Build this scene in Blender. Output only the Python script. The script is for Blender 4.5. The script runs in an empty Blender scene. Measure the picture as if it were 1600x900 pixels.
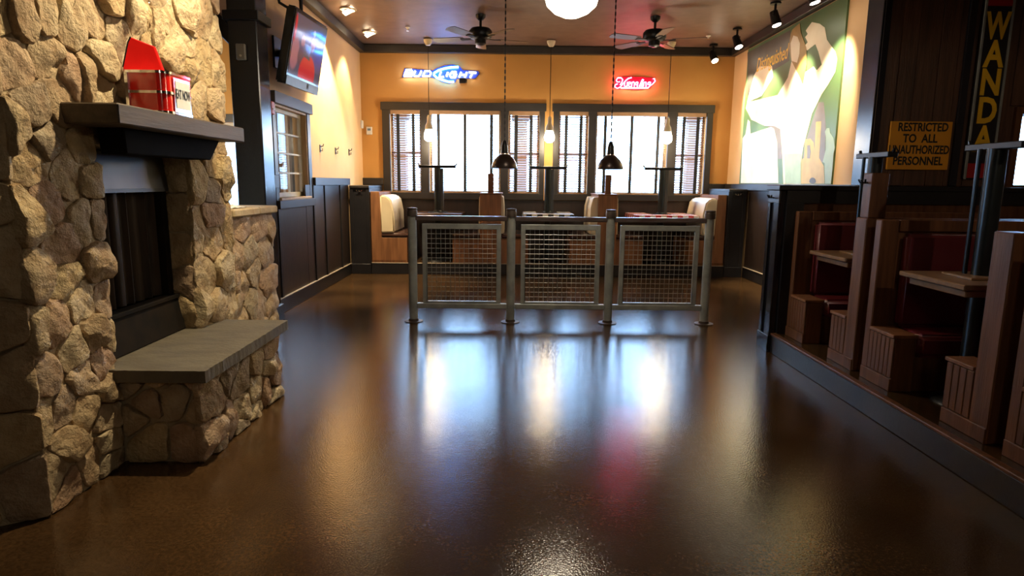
import bpy, bmesh, math, random
from mathutils import Vector, Matrix, noise
scene = bpy.context.scene
COL = scene.collection
random.seed(7)

# ------------------------------------------------------------------ camera
H = 1.35; F = 984.0; YAW = 3/984; PITCH = math.atan(165/984); ROLL = .010
fw = Vector((math.sin(YAW)*math.cos(PITCH), math.cos(YAW)*math.cos(PITCH), -math.sin(PITCH)))
R0 = Vector((math.cos(YAW), -math.sin(YAW), 0)); U0 = R0.cross(fw)
rt = R0*math.cos(ROLL)+U0*math.sin(ROLL); upv = -R0*math.sin(ROLL)+U0*math.cos(ROLL)
CAM = Vector((0, 0, H))
cd = bpy.data.cameras.new('camera'); cam = bpy.data.objects.new('camera', cd); COL.objects.link(cam)
cd.sensor_width = 36; cd.lens = F/1600*36; cd.clip_start = .05; cd.clip_end = 300
M = Matrix((rt, upv, -fw)).transposed().to_4x4(); M.translation = CAM
cam.matrix_world = M
scene.camera = cam
def P(px, py, **k):
    """a photo pixel (1600x900) carried to the plane x=, y= or z= that the thing touches"""
    d = fw+rt*((px-800)/F)+upv*((450-py)/F)
    (ax, v), = k.items(); i = 'xyz'.index(ax)
    return CAM+d*((v-CAM[i])/d[i])

# ------------------------------------------------------------------ world, exposure
w = bpy.data.worlds.new('sky'); scene.world = w; w.use_nodes = True
bg = w.node_tree.nodes['Background']
bg.inputs[0].default_value = (.36, .62, 1, 1); bg.inputs[1].default_value = 15.0
scene.view_settings.view_transform = 'Standard'; scene.view_settings.look = 'None'
scene.view_settings.gamma = 1; scene.view_settings.exposure = 0.6
scene.view_settings.use_curve_mapping = False

# ------------------------------------------------------------------ helpers
WP = {}
def link(o, parent=None, origin=None):
    COL.objects.link(o)
    if parent is not None:
        o.parent = parent; o.location = origin-WP[parent.name]
    else:
        o.location = origin
    WP[o.name] = Vector(origin)
    return o
def tag(o, label=None, cat=None, group=None, kind=None):
    for k, v in (('label', label), ('category', cat), ('group', group), ('kind', kind)):
        if v: o[k] = v
    return o
def thing(name, loc, label, cat, group=None):
    e = bpy.data.objects.new(name, None); e.empty_display_size = .1
    link(e, None, Vector(loc)); return tag(e, label, cat, group)
def struct(name, loc=(0, 0, 0)):
    e = bpy.data.objects.new(name, None); e.empty_display_size = .1
    link(e, None, Vector(loc)); e['kind'] = 'structure'; return e
class MB:
    def __init__(s): s.v = []; s.f = []
    def add(s, vs, fs):
        n = len(s.v); s.v += [Vector(v) for v in vs]; s.f += [tuple(i+n for i in f) for f in fs]; return s
    def box(s, x0, x1, y0, y1, z0, z1):
        return s.add([(x0,y0,z0),(x1,y0,z0),(x1,y1,z0),(x0,y1,z0),(x0,y0,z1),(x1,y0,z1),(x1,y1,z1),(x0,y1,z1)],
                     [(0,3,2,1),(4,5,6,7),(0,1,5,4),(1,2,6,5),(2,3,7,6),(3,0,4,7)])
    def prism(s, pts, e):
        """polygon of 3D points pushed along vector e"""
        n = len(pts); e = Vector(e); pts = [Vector(p) for p in pts]
        return s.add(pts+[p+e for p in pts], [tuple(range(n))[::-1], tuple(range(n, 2*n))]+[(i, (i+1) % n, n+(i+1) % n, n+i) for i in range(n)])
    def tube(s, p, q, r, n=10, r2=None, cap=True):
        p = Vector(p); q = Vector(q); r2 = r if r2 is None else r2
        d = (q-p).normalized(); a = d.orthogonal().normalized(); b = d.cross(a)
        vs = []
        for c, rr in ((p, r), (q, r2)):
            vs += [c+(a*math.cos(t*2*math.pi/n)+b*math.sin(t*2*math.pi/n))*rr for t in range(n)]
        fs = [(i, (i+1) % n, n+(i+1) % n, n+i) for i in range(n)]
        if cap: fs += [tuple(range(n))[::-1], tuple(range(n, 2*n))]
        return s.add(vs, fs)
    def path(s, pts, r, n=6):
        pts = [Vector(p) for p in pts]; rings = []; prev = None
        for i, p in enumerate(pts):
            d = (pts[min(i+1, len(pts)-1)]-pts[max(i-1, 0)]).normalized()
            a = d.orthogonal().normalized() if prev is None else (prev-d*prev.dot(d)).normalized()
            prev = a; b = d.cross(a)
            rings.append([p+(a*math.cos(t*2*math.pi/n)+b*math.sin(t*2*math.pi/n))*r for t in range(n)])
        fs = [(k*n+i, k*n+(i+1) % n, (k+1)*n+(i+1) % n, (k+1)*n+i) for k in range(len(pts)-1) for i in range(n)]
        fs += [tuple(range(n))[::-1], tuple(range((len(pts)-1)*n, len(pts)*n))]
        return s.add([v for r_ in rings for v in r_], fs)
    def lathe(s, prof, c, n=24):
        c = Vector(c); vs = []; m = len(prof)
        for r, z in prof:
            vs += [c+Vector((r*math.cos(t*2*math.pi/n), r*math.sin(t*2*math.pi/n), z)) for t in range(n)]
        fs = [(k*n+i, k*n+(i+1) % n, (k+1)*n+(i+1) % n, (k+1)*n+i) for k in range(m-1) for i in range(n)]
        if prof[0][0] > 1e-4: fs.append(tuple(range(n))[::-1])
        if prof[-1][0] > 1e-4: fs.append(tuple(range((m-1)*n, m*n)))
        return s.add(vs, fs)
    def build(s, name, m, parent=None, bevel=0, smooth=None, origin=None, seg=1):
        if origin is None:
            if parent is not None: origin = WP[parent.name]
            else:
                origin = Vector((sum(v.x for v in s.v)/len(s.v), sum(v.y for v in s.v)/len(s.v), min(v.z for v in s.v)))
        me = bpy.data.meshes.new(name)
        me.from_pydata([v-origin for v in s.v], [], s.f)
        bm = bmesh.new(); bm.from_mesh(me)
        bmesh.ops.remove_doubles(bm, verts=bm.verts, dist=1e-5)
        bmesh.ops.recalc_face_normals(bm, faces=bm.faces)
        if bevel:
            es = [e for e in bm.edges if len(e.link_faces) == 2 and e.calc_face_angle(0) > .6]
            bmesh.ops.bevel(bm, geom=es, offset=bevel, segments=seg, affect='EDGES', clamp_overlap=True)
        bm.to_mesh(me); bm.free()
        me.materials.append(m)
        if smooth is not None:
            for p in me.polygons: p.use_smooth = True
            me.set_sharp_from_angle(angle=math.radians(smooth))
        o = bpy.data.objects.new(name, me)
        return link(o, parent, origin)
def copyat(o, delta, parent=None):
    c = o.copy(); COL.objects.link(c); c.parent = parent if parent else o.parent
    c.location = o.location+Vector(delta); WP[c.name] = WP[o.name]+Vector(delta); return c
def text_mesh(name, body, m, parent, size, mat4, extrude=.002, align='CENTER', sx=1.0, shear=0, space=1.0, bold=0):
    cu = bpy.data.curves.new('t', 'FONT'); cu.body = body; cu.size = size; cu.extrude = extrude
    cu.align_x = align; cu.align_y = 'CENTER'; cu.shear = shear; cu.space_character = space; cu.resolution_u = 3; cu.offset = bold
    to = bpy.data.objects.new('t', cu); COL.objects.link(to)
    dg = bpy.context.evaluated_depsgraph_get(); dg.update()
    me = bpy.data.meshes.new_from_object(to.evaluated_get(dg)); bpy.data.objects.remove(to)
    S = Matrix.Diagonal((sx, 1, 1, 1))
    org = WP[parent.name] if parent is not None else mat4.translation.copy()
    me.transform(Matrix.Translation(-org) @ mat4 @ S)
    me.materials.clear(); me.materials.append(m)
    return link(bpy.data.objects.new(name, me), parent, org)
def frame(o, u, v):
    u = Vector(u).normalized(); v = Vector(v).normalized(); n = u.cross(v)
    m = Matrix((u, v, n)).transposed().to_4x4(); m.translation = Vector(o); return m

# ------------------------------------------------------------------ materials
def nt(name):
    m = bpy.data.materials.new(name); m.use_nodes = True
    t = m.node_tree; return m, t, t.nodes['Principled BSDF']
def mat(name, c, rough=.5, metal=0, c2=None, scale=6, stretch=(1, 1, 1), bump=0, bscale=40, coat=0, detail=4, spec=None):
    m, t, p = nt(name)
    p.inputs['Roughness'].default_value = rough; p.inputs['Metallic'].default_value = metal
    p.inputs['Coat Weight'].default_value = coat; p.inputs['Coat Roughness'].default_value = .12
    if spec is not None: p.inputs['Specular IOR Level'].default_value = spec
    tc = t.nodes.new('ShaderNodeTexCoord'); mp = t.nodes.new('ShaderNodeMapping'); mp.inputs['Scale'].default_value = stretch
    t.links.new(tc.outputs['Object'], mp.inputs[0])
    no = t.nodes.new('ShaderNodeTexNoise'); no.inputs['Scale'].default_value = scale; no.inputs['Detail'].default_value = detail
    t.links.new(mp.outputs[0], no.inputs[0])
    cr = t.nodes.new('ShaderNodeValToRGB'); c2 = c2 or tuple(x*.8 for x in c)
    cr.color_ramp.elements[0].position = .35; cr.color_ramp.elements[1].position = .65
    cr.color_ramp.elements[0].color = (*c2, 1); cr.color_ramp.elements[1].color = (*c, 1)
    t.links.new(no.outputs[0], cr.inputs[0]); t.links.new(cr.outputs[0], p.inputs['Base Color'])
    if bump:
        nb = t.nodes.new('ShaderNodeTexNoise'); nb.inputs['Scale'].default_value = bscale; nb.inputs['Detail'].default_value = 5
        t.links.new(mp.outputs[0], nb.inputs[0])
        b = t.nodes.new('ShaderNodeBump'); b.inputs['Strength'].default_value = bump; b.inputs['Distance'].default_value = .01
        t.links.new(nb.outputs[0], b.inputs['Height']); t.links.new(b.outputs[0], p.inputs['Normal'])
    return m
def emit(name, c, s):
    m, t, p = nt(name); p.inputs['Base Color'].default_value = (*c, 1)
    p.inputs['Emission Color'].default_value = (*c, 1); p.inputs['Emission Strength'].default_value = s; return m
def glassmat(name, tint=(1, 1, 1), refl=.07):
    m = bpy.data.materials.new(name); m.use_nodes = True; t = m.node_tree; t.nodes.clear()
    o = t.nodes.new('ShaderNodeOutputMaterial'); mx = t.nodes.new('ShaderNodeMixShader'); a = t.nodes.new('ShaderNodeBsdfTransparent'); g = t.nodes.new('ShaderNodeBsdfGlossy')
    a.inputs[0].default_value = (*tint, 1); g.inputs['Roughness'].default_value = .02; mx.inputs[0].default_value = refl
    t.links.new(a.outputs[0], mx.inputs[1]); t.links.new(g.outputs[0], mx.inputs[2]); t.links.new(mx.outputs[0], o.inputs[0]); return m
def stonemat(name, stops, bump=.9, scale=18):
    m, t, p = nt(name); p.inputs['Roughness'].default_value = .88; p.inputs['Specular IOR Level'].default_value = .25
    oi = t.nodes.new('ShaderNodeObjectInfo'); cr = t.nodes.new('ShaderNodeValToRGB')
    el = cr.color_ramp.elements
    while len(el) < len(stops): el.new(.5)
    for i, c in enumerate(stops): el[i].position = i/(len(stops)-1); el[i].color = (*c, 1)
    t.links.new(oi.outputs['Random'], cr.inputs[0])
    tc = t.nodes.new('ShaderNodeTexCoord'); no = t.nodes.new('ShaderNodeTexNoise'); no.inputs['Scale'].default_value = 9; no.inputs['Detail'].default_value = 6
    t.links.new(tc.outputs['Object'], no.inputs[0])
    c2 = t.nodes.new('ShaderNodeValToRGB'); c2.color_ramp.elements[0].position = .3; c2.color_ramp.elements[1].position = .7
    c2.color_ramp.elements[0].color = (.62, .52, .45, 1); c2.color_ramp.elements[1].color = (1.0, 1.0, 1.0, 1)
    t.links.new(no.outputs[0], c2.inputs[0])
    mx = t.nodes.new('ShaderNodeMix'); mx.data_type = 'RGBA'; mx.blend_type = 'MULTIPLY'; mx.inputs['Factor'].default_value = 1
    t.links.new(cr.outputs[0], mx.inputs[6]); t.links.new(c2.outputs[0], mx.inputs[7]); t.links.new(mx.outputs[2], p.inputs['Base Color'])
    nb = t.nodes.new('ShaderNodeTexNoise'); nb.inputs['Scale'].default_value = scale; nb.inputs['Detail'].default_value = 8; nb.inputs['Roughness'].default_value = .62
    t.links.new(tc.outputs['Object'], nb.inputs[0])
    b = t.nodes.new('ShaderNodeBump'); b.inputs['Strength'].default_value = bump; b.inputs['Distance'].default_value = .06
    t.links.new(nb.outputs[0], b.inputs['Height']); t.links.new(b.outputs[0], p.inputs['Normal']); return m
def checkmat(name, a, b, s):
    m, t, p = nt(name); p.inputs['Roughness'].default_value = .45
    tc = t.nodes.new('ShaderNodeTexCoord'); ck = t.nodes.new('ShaderNodeTexChecker'); ck.inputs['Scale'].default_value = s
    ck.inputs[1].default_value = (*a, 1); ck.inputs[2].default_value = (*b, 1)
    mp = t.nodes.new('ShaderNodeMapping'); mp.inputs['Location'].default_value = (.013, .017, .021)
    t.links.new(tc.outputs['Object'], mp.inputs[0]); t.links.new(mp.outputs[0], ck.inputs[0]); t.links.new(ck.outputs[0], p.inputs['Base Color']); return m

def floormat():
    m, t, p = nt('sealed brown concrete')
    tc = t.nodes.new('ShaderNodeTexCoord')
    n1 = t.nodes.new('ShaderNodeTexNoise'); n1.inputs['Scale'].default_value = 1.1; n1.inputs['Detail'].default_value = 6; n1.inputs['Roughness'].default_value = .62
    n2 = t.nodes.new('ShaderNodeTexNoise'); n2.inputs['Scale'].default_value = 70; n2.inputs['Detail'].default_value = 3
    for n in (n1, n2): t.links.new(tc.outputs['Object'], n.inputs[0])
    cr = t.nodes.new('ShaderNodeValToRGB'); cr.color_ramp.elements[0].position = .3; cr.color_ramp.elements[1].position = .72
    cr.color_ramp.elements[0].color = (.030, .015, .006, 1); cr.color_ramp.elements[1].color = (.105, .055, .022, 1)
    t.links.new(n1.outputs[0], cr.inputs[0])
    c2 = t.nodes.new('ShaderNodeValToRGB'); c2.color_ramp.elements[0].position = .35; c2.color_ramp.elements[1].position = .6
    c2.color_ramp.elements[0].color = (.6, .6, .6, 1); c2.color_ramp.elements[1].color = (1, 1, 1, 1); t.links.new(n2.outputs[0], c2.inputs[0])
    mx = t.nodes.new('ShaderNodeMix'); mx.data_type = 'RGBA'; mx.blend_type = 'MULTIPLY'; mx.inputs['Factor'].default_value = 1
    t.links.new(cr.outputs[0], mx.inputs[6]); t.links.new(c2.outputs[0], mx.inputs[7]); t.links.new(mx.outputs[2], p.inputs['Base Color'])
    p.inputs['Roughness'].default_value = .12; p.inputs['Specular IOR Level'].default_value = .75
    nb = t.nodes.new('ShaderNodeTexNoise'); nb.inputs['Scale'].default_value = 130; nb.inputs['Detail'].default_value = 2
    t.links.new(tc.outputs['Object'], nb.inputs[0])
    b = t.nodes.new('ShaderNodeBump'); b.inputs['Strength'].default_value = .2; b.inputs['Distance'].default_value = .004
    t.links.new(nb.outputs[0], b.inputs['Height']); t.links.new(b.outputs[0], p.inputs['Normal']); return m

M_floor = floormat()
M_peach = mat('peach wall paint', (.70, .46, .24), .75, c2=(.66, .42, .21), scale=2, bump=.08, bscale=120)
M_orange = mat('amber wall paint', (.60, .31, .085), .75, c2=(.55, .275, .07), scale=2, bump=.08, bscale=120)
M_ceil = mat('brown ceiling tile', (.105, .062, .042), .8, c2=(.085, .05, .034), scale=3, bump=.2, bscale=150)
M_grid = mat('ceiling grid metal', (.20, .13, .10), .5)
M_dark = mat('espresso stained wood', (.030, .018, .014), .35, c2=(.018, .011, .009), scale=4, stretch=(6, 6, .6), bump=.15, bscale=20)
M_black = mat('black painted wood', (.009, .008, .010), .4, c2=(.014, .012, .014), scale=5, bump=.1)
M_trim = mat('dark grey painted casing', (.026, .021, .020), .4, c2=(.019, .016, .015), scale=5)
M_blue = mat('glossy black column paint', (.012, .013, .020), .2, spec=.7)
M_wood = mat('reddish pine', (.27, .115, .047), .45, c2=(.17, .068, .027), scale=3, stretch=(9, 9, .8), bump=.12, bscale=12)
M_wood2 = mat('brown stained pine', (.165, .066, .026), .5, c2=(.095, .036, .014), spec=.3, scale=3, stretch=(9, 9, .8), bump=.15, bscale=12)
M_top = mat('brown laminate tabletop', (.10, .05, .027), .3, c2=(.07, .035, .02), scale=3, stretch=(1, 6, 1))
M_rtop = mat('tan wood tabletop', (.26, .15, .075), .32, c2=(.18, .10, .05), scale=3, stretch=(1, 8, 8))
M_plank = mat('dark barn plank', (.125, .055, .030), .45, c2=(.06, .028, .016), scale=3, stretch=(9, 9, .7), bump=.3, bscale=14)
M_red = mat('oxblood vinyl', (.135, .016, .020), .33, c2=(.10, .012, .016), scale=3, bump=.08, bscale=30)
M_cream = mat('cream vinyl', (.66, .55, .38), .4, c2=(.58, .47, .32), scale=3)
M_seat = mat('brown vinyl seat', (.075, .036, .026), .25)
M_steel = mat('galvanised steel', (.36, .38, .36), .42, .25, c2=(.25, .27, .26), scale=9, bump=.06, bscale=60)
M_cap = mat('rusty dark cap', (.085, .065, .055), .5, .5, c2=(.05, .035, .03), scale=20)
M_railred = mat('worn red-brown rail', (.17, .10, .09), .3, .7, c2=(.22, .20, .19), scale=8, stretch=(1, 8, 8))
M_wire = mat('zinc wire', (.50, .50, .47), .4, .8)
M_iron = mat('black iron', (.010, .010, .012), .4, .6)
M_pole = mat('dark green-black pole', (.022, .028, .030), .3, .5)
M_mortar = mat('tan mortar', (.46, .36, .22), .95, c2=(.33, .25, .15), scale=10, bump=.8, bscale=60)
M_stone = stonemat('fieldstone', [(.50, .37, .20), (.68, .54, .31), (.56, .38, .25), (.74, .62, .40), (.48, .36, .22), (.66, .53, .33), (.46, .38, .26), (.60, .42, .28)])
M_stone2 = stonemat('low wall fieldstone', [(.58, .44, .26), (.66, .52, .33), (.55, .38, .25), (.50, .42, .28)])
M_slab = mat('hearth slate', (.135, .115, .080), .7, c2=(.095, .080, .058), scale=5, stretch=(1, 3, 1), bump=.5, bscale=35)
M_capst = mat('capstone', (.52, .40, .23), .85, c2=(.42, .31, .18), scale=8, bump=.6, bscale=40)
M_mantel = mat('weathered walnut', (.082, .055, .030), .6, c2=(.048, .032, .018), scale=3, stretch=(8, .7, 8), bump=.2, bscale=14)
M_soot = mat('sooty steel', (.010, .009, .008), .85, 0, c2=(.02, .014, .01), scale=8, spec=.1)
M_flat = mat('flat black bracket', (.008, .007, .006), .9, spec=.08)
M_hood = mat('hood steel', (.10, .10, .105), .4, .6, c2=(.06, .06, .065), scale=3)
M_mesh = mat('fire curtain mesh', (.022, .015, .010), .5, .4, c2=(.045, .026, .014), scale=30, stretch=(1, 1, .1))
M_white = mat('white enamel', (.78, .78, .76), .4)
M_cream2 = mat('ivory plastic', (.70, .62, .46), .45)
M_blind = mat('honey wood slat', (.32, .12, .035), .5, c2=(.26, .09, .027), scale=5, stretch=(1, 8, 8))
M_tape = mat('black ladder tape', (.012, .012, .014), .8)
M_val = mat('tan valance', (.36, .22, .13), .5, c2=(.30, .18, .10), scale=4)
M_sash = mat('sash white wood', (.55, .48, .36), .5)
M_jamb = mat('pale wood jamb', (.50, .33, .16), .5, c2=(.42, .27, .13), scale=4, stretch=(6, 6, .7))
M_glass = glassmat('window glass')
M_glass2 = glassmat('clear lamp glass', (.95, .95, .95), .2)
M_chrome = mat('chrome', (.85, .85, .87), .12, 1, c2=(.8, .8, .82))
M_redbox = mat('red lacquer', (.75, .015, .012), .15, 0, c2=(.68, .012, .010), coat=1)
M_paper = mat('paper white', (.85, .85, .82), .8)
M_ink = mat('black ink', (.008, .008, .008), .6)
M_yel = mat('yellow sign paint', (.80, .36, .020), .5, c2=(.72, .30, .015), scale=5)
M_yel2 = mat('yellow lettering', (.90, .52, .015), .5)
M_signred = mat('sign red', (.42, .012, .012), .4)
M_tv = mat('tv plastic', (.008, .008, .009), .18, coat=.5)
M_tvbar = mat('tv silver bar', (.16, .25, .36), .45, .2)
M_alarm = mat('alarm red', (.5, .03, .02), .4)
M_blade = mat('fan blade', (.16, .13, .12), .3, c2=(.12, .09, .085), coat=.4)
M_bulb = emit('warm bulb', (1, .83, .58), 45)
M_globe = emit('globe glass', (1, .92, .74), 9)
M_lens = emit('spot lens', (1, .88, .66), 40)
M_rec = emit('recessed lens', (1, .80, .52), 25)
M_nwhite = emit('neon white', (.85, .88, 1), 10)
M_nblue = emit('neon blue', (.08, .38, 1), 26)
M_nred = emit('neon pink', (1, .10, .22), 26)
M_nback = mat('neon blue backing', (.02, .05, .42), .4)
M_nback2 = mat('neon red backing', (.32, .005, .03), .4)
M_asph = mat('parking lot asphalt', (.10, .10, .10), .9)
M_brick = mat('porch brown siding', (.22, .11, .06), .8, c2=(.16, .08, .045), scale=6)
M_behind = mat('dim brown wall', (.10, .055, .03), .8)

# ------------------------------------------------------------------ lights of the place, and a few added unseen ones
def spot(name, loc, target, watts, deg, parent, c=(1, .80, .55), blend=.5, r=.04):
    l = bpy.data.lights.new(name, 'SPOT'); l.energy = watts; l.color = c; l.spot_size = math.radians(deg); l.spot_blend = blend; l.shadow_soft_size = r
    o = bpy.data.objects.new(name, l); link(o, parent, Vector(loc))
    o.rotation_euler = (Vector(target)-Vector(loc)).to_track_quat('-Z', 'Y').to_euler(); return o
def point(name, loc, watts, parent, c=(1, .80, .55), r=.05):
    l = bpy.data.lights.new(name, 'POINT'); l.energy = watts; l.color = c; l.shadow_soft_size = r
    return link(bpy.data.objects.new(name, l), parent, Vector(loc))

# ------------------------------------------------------------------ room shell
XL, XR, YB, ZC, ZK = -2.36, 3.45, 10.2, 3.42, .155     # left wall, right wall, back wall, ceiling, booth platform
def wall(name, m, axis, at, th, u0, u1, z0, z1, holes=()):
    us = sorted({u0, u1, *[h[0] for h in holes], *[h[1] for h in holes]}); zs = sorted({z0, z1, *[h[2] for h in holes], *[h[3] for h in holes]})
    b = MB()
    for a, c in zip(us, us[1:]):
        for d, e in zip(zs, zs[1:]):
            if any(h[0] <= a and c <= h[1] and h[2] <= d and e <= h[3] for h in holes): continue
            if axis == 'y': b.box(a, c, at, at+th, d, e)
            else: b.box(at, at+th, a, c, d, e)
    o = b.build(name, m, origin=Vector((0, 0, 0))); o['kind'] = 'structure'; return o
floor = MB().box(-6, 4.75, -3, 10.4, -.1, 0).build('floor', M_floor, origin=Vector((0, 0, 0))); floor['kind'] = 'structure'
fplat = MB().box(2.16, 4.6, -1.5, 5.0, .0, ZK).build('floor_booths', M_floor, origin=Vector((0, 0, 0))); fplat['kind'] = 'structure'
fback = MB().box(-2.04, 3.14, 9.22, 10.16, 0, ZK).build('floor_back_booths', M_floor, origin=Vector((0, 0, 0))); fback['kind'] = 'structure'
B1 = [(-1.91, -1.43), (-1.30, -.17), (-.05, .44)]; B2 = [(.745, 1.21), (1.33, 2.46), (2.60, 3.06)]
ZS, ZT = 1.17, 2.455
wb = wall('wall_back', M_orange, 'y', YB, .16, -2.6, 3.7, 0, ZC, [(a, b, ZS, ZT) for a, b in B1+B2])
WLH = (6.46, 7.44, 1.17, 2.10)
wl = wall('wall_left', M_peach, 'x', XL-.15, .15, 6.05, 10.2, 0, ZC, [WLH])
wr = wall('wall_right', M_peach, 'x', XR, .15, 5.2, 10.2, 0, ZC)
SWH = (-4.9, -2.9, .95, 2.08)
ws = wall('wall_side_room', M_orange, 'y', 8.4, .15, -6, XL-.15, 0, ZC, [SWH])
PWH = (3.93, 4.5, 1.37, 1.91)
wp = wall('wall_booth_end', M_plank, 'y', 5.02, .18, 2.79, 4.6, 1.35, ZC, [PWH])
wall('wall_front', M_behind, 'y', -3.1, .1, -6, 4.7, 0, ZC); wall('wall_far_left', M_behind, 'x', -6.1, .1, -3, 8.5, 0, ZC, [(5.6, 7.4, 1.0, 2.1)])  # far left opening added to brighten the side room
wall('wall_far_right', M_behind, 'x', 4.6, .1, -3, 5.2, 0, ZC)
# ceiling of lay-in tiles in a grid
ceil = MB().box(-6.1, 4.75, -3.1, 10.4, ZC, ZC+.1).build('ceiling', M_grid, origin=Vector((0, 0, ZC))); ceil['kind'] = 'structure'
t0 = MB().box(-.294, .294, -.594, .594, -.014, 0).build('ceiling_tile', M_ceil, ceil, origin=Vector((-2.01, 9.6, ZC)))
for i in range(10):
    for j in range(9):
        if i or j: copyat(t0, (i*.6, -j*1.2, 0))
b = MB().box(-6, 4.6, -3, -.6, ZC-.014, ZC).box(-6, -2.32, -.6, 10, ZC-.014, ZC).box(3.7, 4.6, -.6, 5, ZC-.014, ZC)
b.build('ceiling_tile', M_ceil, ceil)
# crown trim
def trim(n, m, *bx, bevel=.004):
    b = MB()
    for q in bx: b.box(*q)
    o = b.build('trim_%d' % n, m, bevel=bevel); o['kind'] = 'structure'; return o
trim(1, M_trim, (XL, XR, YB-.09, YB, 3.30, ZC-.01)); trim(2, M_trim, (XL, XL+.09, 6.09, YB-.09, 3.30, ZC-.01)); trim(3, M_trim, (XR-.09, XR, 5.2, YB-.09, 3.30, ZC-.01))

# wainscots: dark panels, battens and rails on the walls
def wpanels(wallobj, axis, at, n, edges, z0, z1, m):
    """separate panels between battens; n is the sign of the normal"""
    for a, c in zip(edges, edges[1:]):
        b = MB(); x0, x1 = sorted((at, at+n*.012))
        if axis == 'x': b.box(x0, x1, a+.004, c-.004, z0, z1)
        else: b.box(a+.004, c-.004, x0, x1, z0, z1)
        b.build('wainscot_panel', M_dark, wallobj, bevel=.002)
    for e in edges[1:-1]:
        b = MB(); x0, x1 = sorted((at, at+n*.026))
        if axis == 'x': b.box(x0, x1, e-.025, e+.025, z0, z1)
        else: b.box(e-.025, e+.025, x0, x1, z0, z1)
        b.build('batten', M_black, wallobj, bevel=.003)
wpanels(wl, 'x', XL, 1, [6.06, 6.40, 7.28], .15, 1.06, M_dark)
wpanels(wl, 'x', XL, 1, [7.28, 7.56, 8.02, 8.74, 9.2], .15, 1.30, M_dark)
wpanels(wr, 'x', XR, -1, [5.22, 5.9, 6.7, 7.5, 8.35, 9.2], .15, 1.28, M_dark)
wpanels(wb, 'y', YB, -1, [-2.03, -1.2, -.3, .58, 1.5, 2.4, 3.14], ZK, 1.07, M_dark)
trim(4, M_trim, (XL, XL+.045, 7.57, 9.2, 1.29, 1.385)); trim(5, M_trim, (XR-.045, XR, 5.22, YB, 1.27, 1.36))
trim(6, M_trim, (XL, -2.04, YB-.045, YB, 1.29, 1.40)); trim(7, M_trim, (3.16, XR-.045, YB-.045, YB, 1.27, 1.36))
trim(20, M_trim, (XL, XL+.05, 6.06, 6.37, 1.27, 1.40))
wpanels(wl, 'x', XL, 1, [6.06, 6.365], 1.06, 1.27, M_dark)
o = MB().box(XL, XL+.03, 6.08, 9.18, 0, .15).build('baseboard_left', M_black, bevel=.006); o['kind'] = 'structure'
o = MB().box(XR-.03, XR, 5.23, 9.2, 0, .15).build('baseboard_right', M_black, bevel=.006); o['kind'] = 'structure'
o = MB().box(-2.04, 3.14, 9.19, 9.22, 0, ZK+.006).build('baseboard_back', M_black, bevel=.004); o['kind'] = 'structure'
trim(8, M_black, (2.13, 2.16, -1.5, 5.0, 0, ZK-.012)); trim(9, M_wood2, (2.125, 2.17, -1.5, 5.0, ZK-.012, ZK+.006))

M_strip = mat('lit-edge tan moulding', (.34, .27, .20), .5)  # lighter moulding; its tan also carries the light caught on baseboard edges
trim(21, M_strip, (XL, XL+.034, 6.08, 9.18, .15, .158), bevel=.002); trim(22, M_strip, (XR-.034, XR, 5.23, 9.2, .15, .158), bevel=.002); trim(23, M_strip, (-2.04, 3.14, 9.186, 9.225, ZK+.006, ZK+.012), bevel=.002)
# ------------------------------------------------------------------ back windows
def bank(n, x0, x1, ops):
    W = struct('window_%d' % n, (x0, YB, 1.08))
    MB().box(x0-.02, x1+.02, YB-.05, YB, ZT-.005, 2.57).build('header_casing', M_trim, W, bevel=.004)
    MB().box(x0, x1, YB-.045, YB, 1.075, ZS+.005).build('sill_casing', M_trim, W, bevel=.004)
    xs = [x0]+[v for o in ops for v in o]+[x1]
    for a, c in zip(xs[::2], xs[1::2]): MB().box(a, c, YB-.042, YB, ZS, ZT).build('mullion', M_trim, W, bevel=.004)
    for i, (a, c) in enumerate(ops):
        b = MB(); y0, y1 = YB+.09, YB+.125
        b.box(a, a+.035, y0, y1, ZS, ZT).box(c-.035, c, y0, y1, ZS, ZT).box(a, c, y0, y1, ZS, ZS+.04).box(a, c, y0, y1, ZT-.04, ZT)
        if i != 1: b.box(a, c, y0, y1, 1.79, 1.83)
        s = b.build('sash', M_sash, W)
        MB().box(a+.03, c-.03, YB+.105, YB+.109, ZS+.03, ZT-.03).build('pane', M_glass, s)
bank(1, -2.03, .52, B1); bank(2, .655, 3.155, B2)
tp = {0: (.25, .75), 1: (.13, .5, .87), 2: (.25, .73)}
blabel = ['narrow wooden blind in the end window by the left wall', 'wide wooden blind in the picture window under the blue neon',
          'narrow wooden blind just right of the wide blind under the blue neon', 'narrow wooden blind just left of the wide blind under the red neon',
          'wide wooden blind in the picture window under the red neon', 'narrow wooden blind in the end window by the mural wall']
slats = {}
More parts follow.
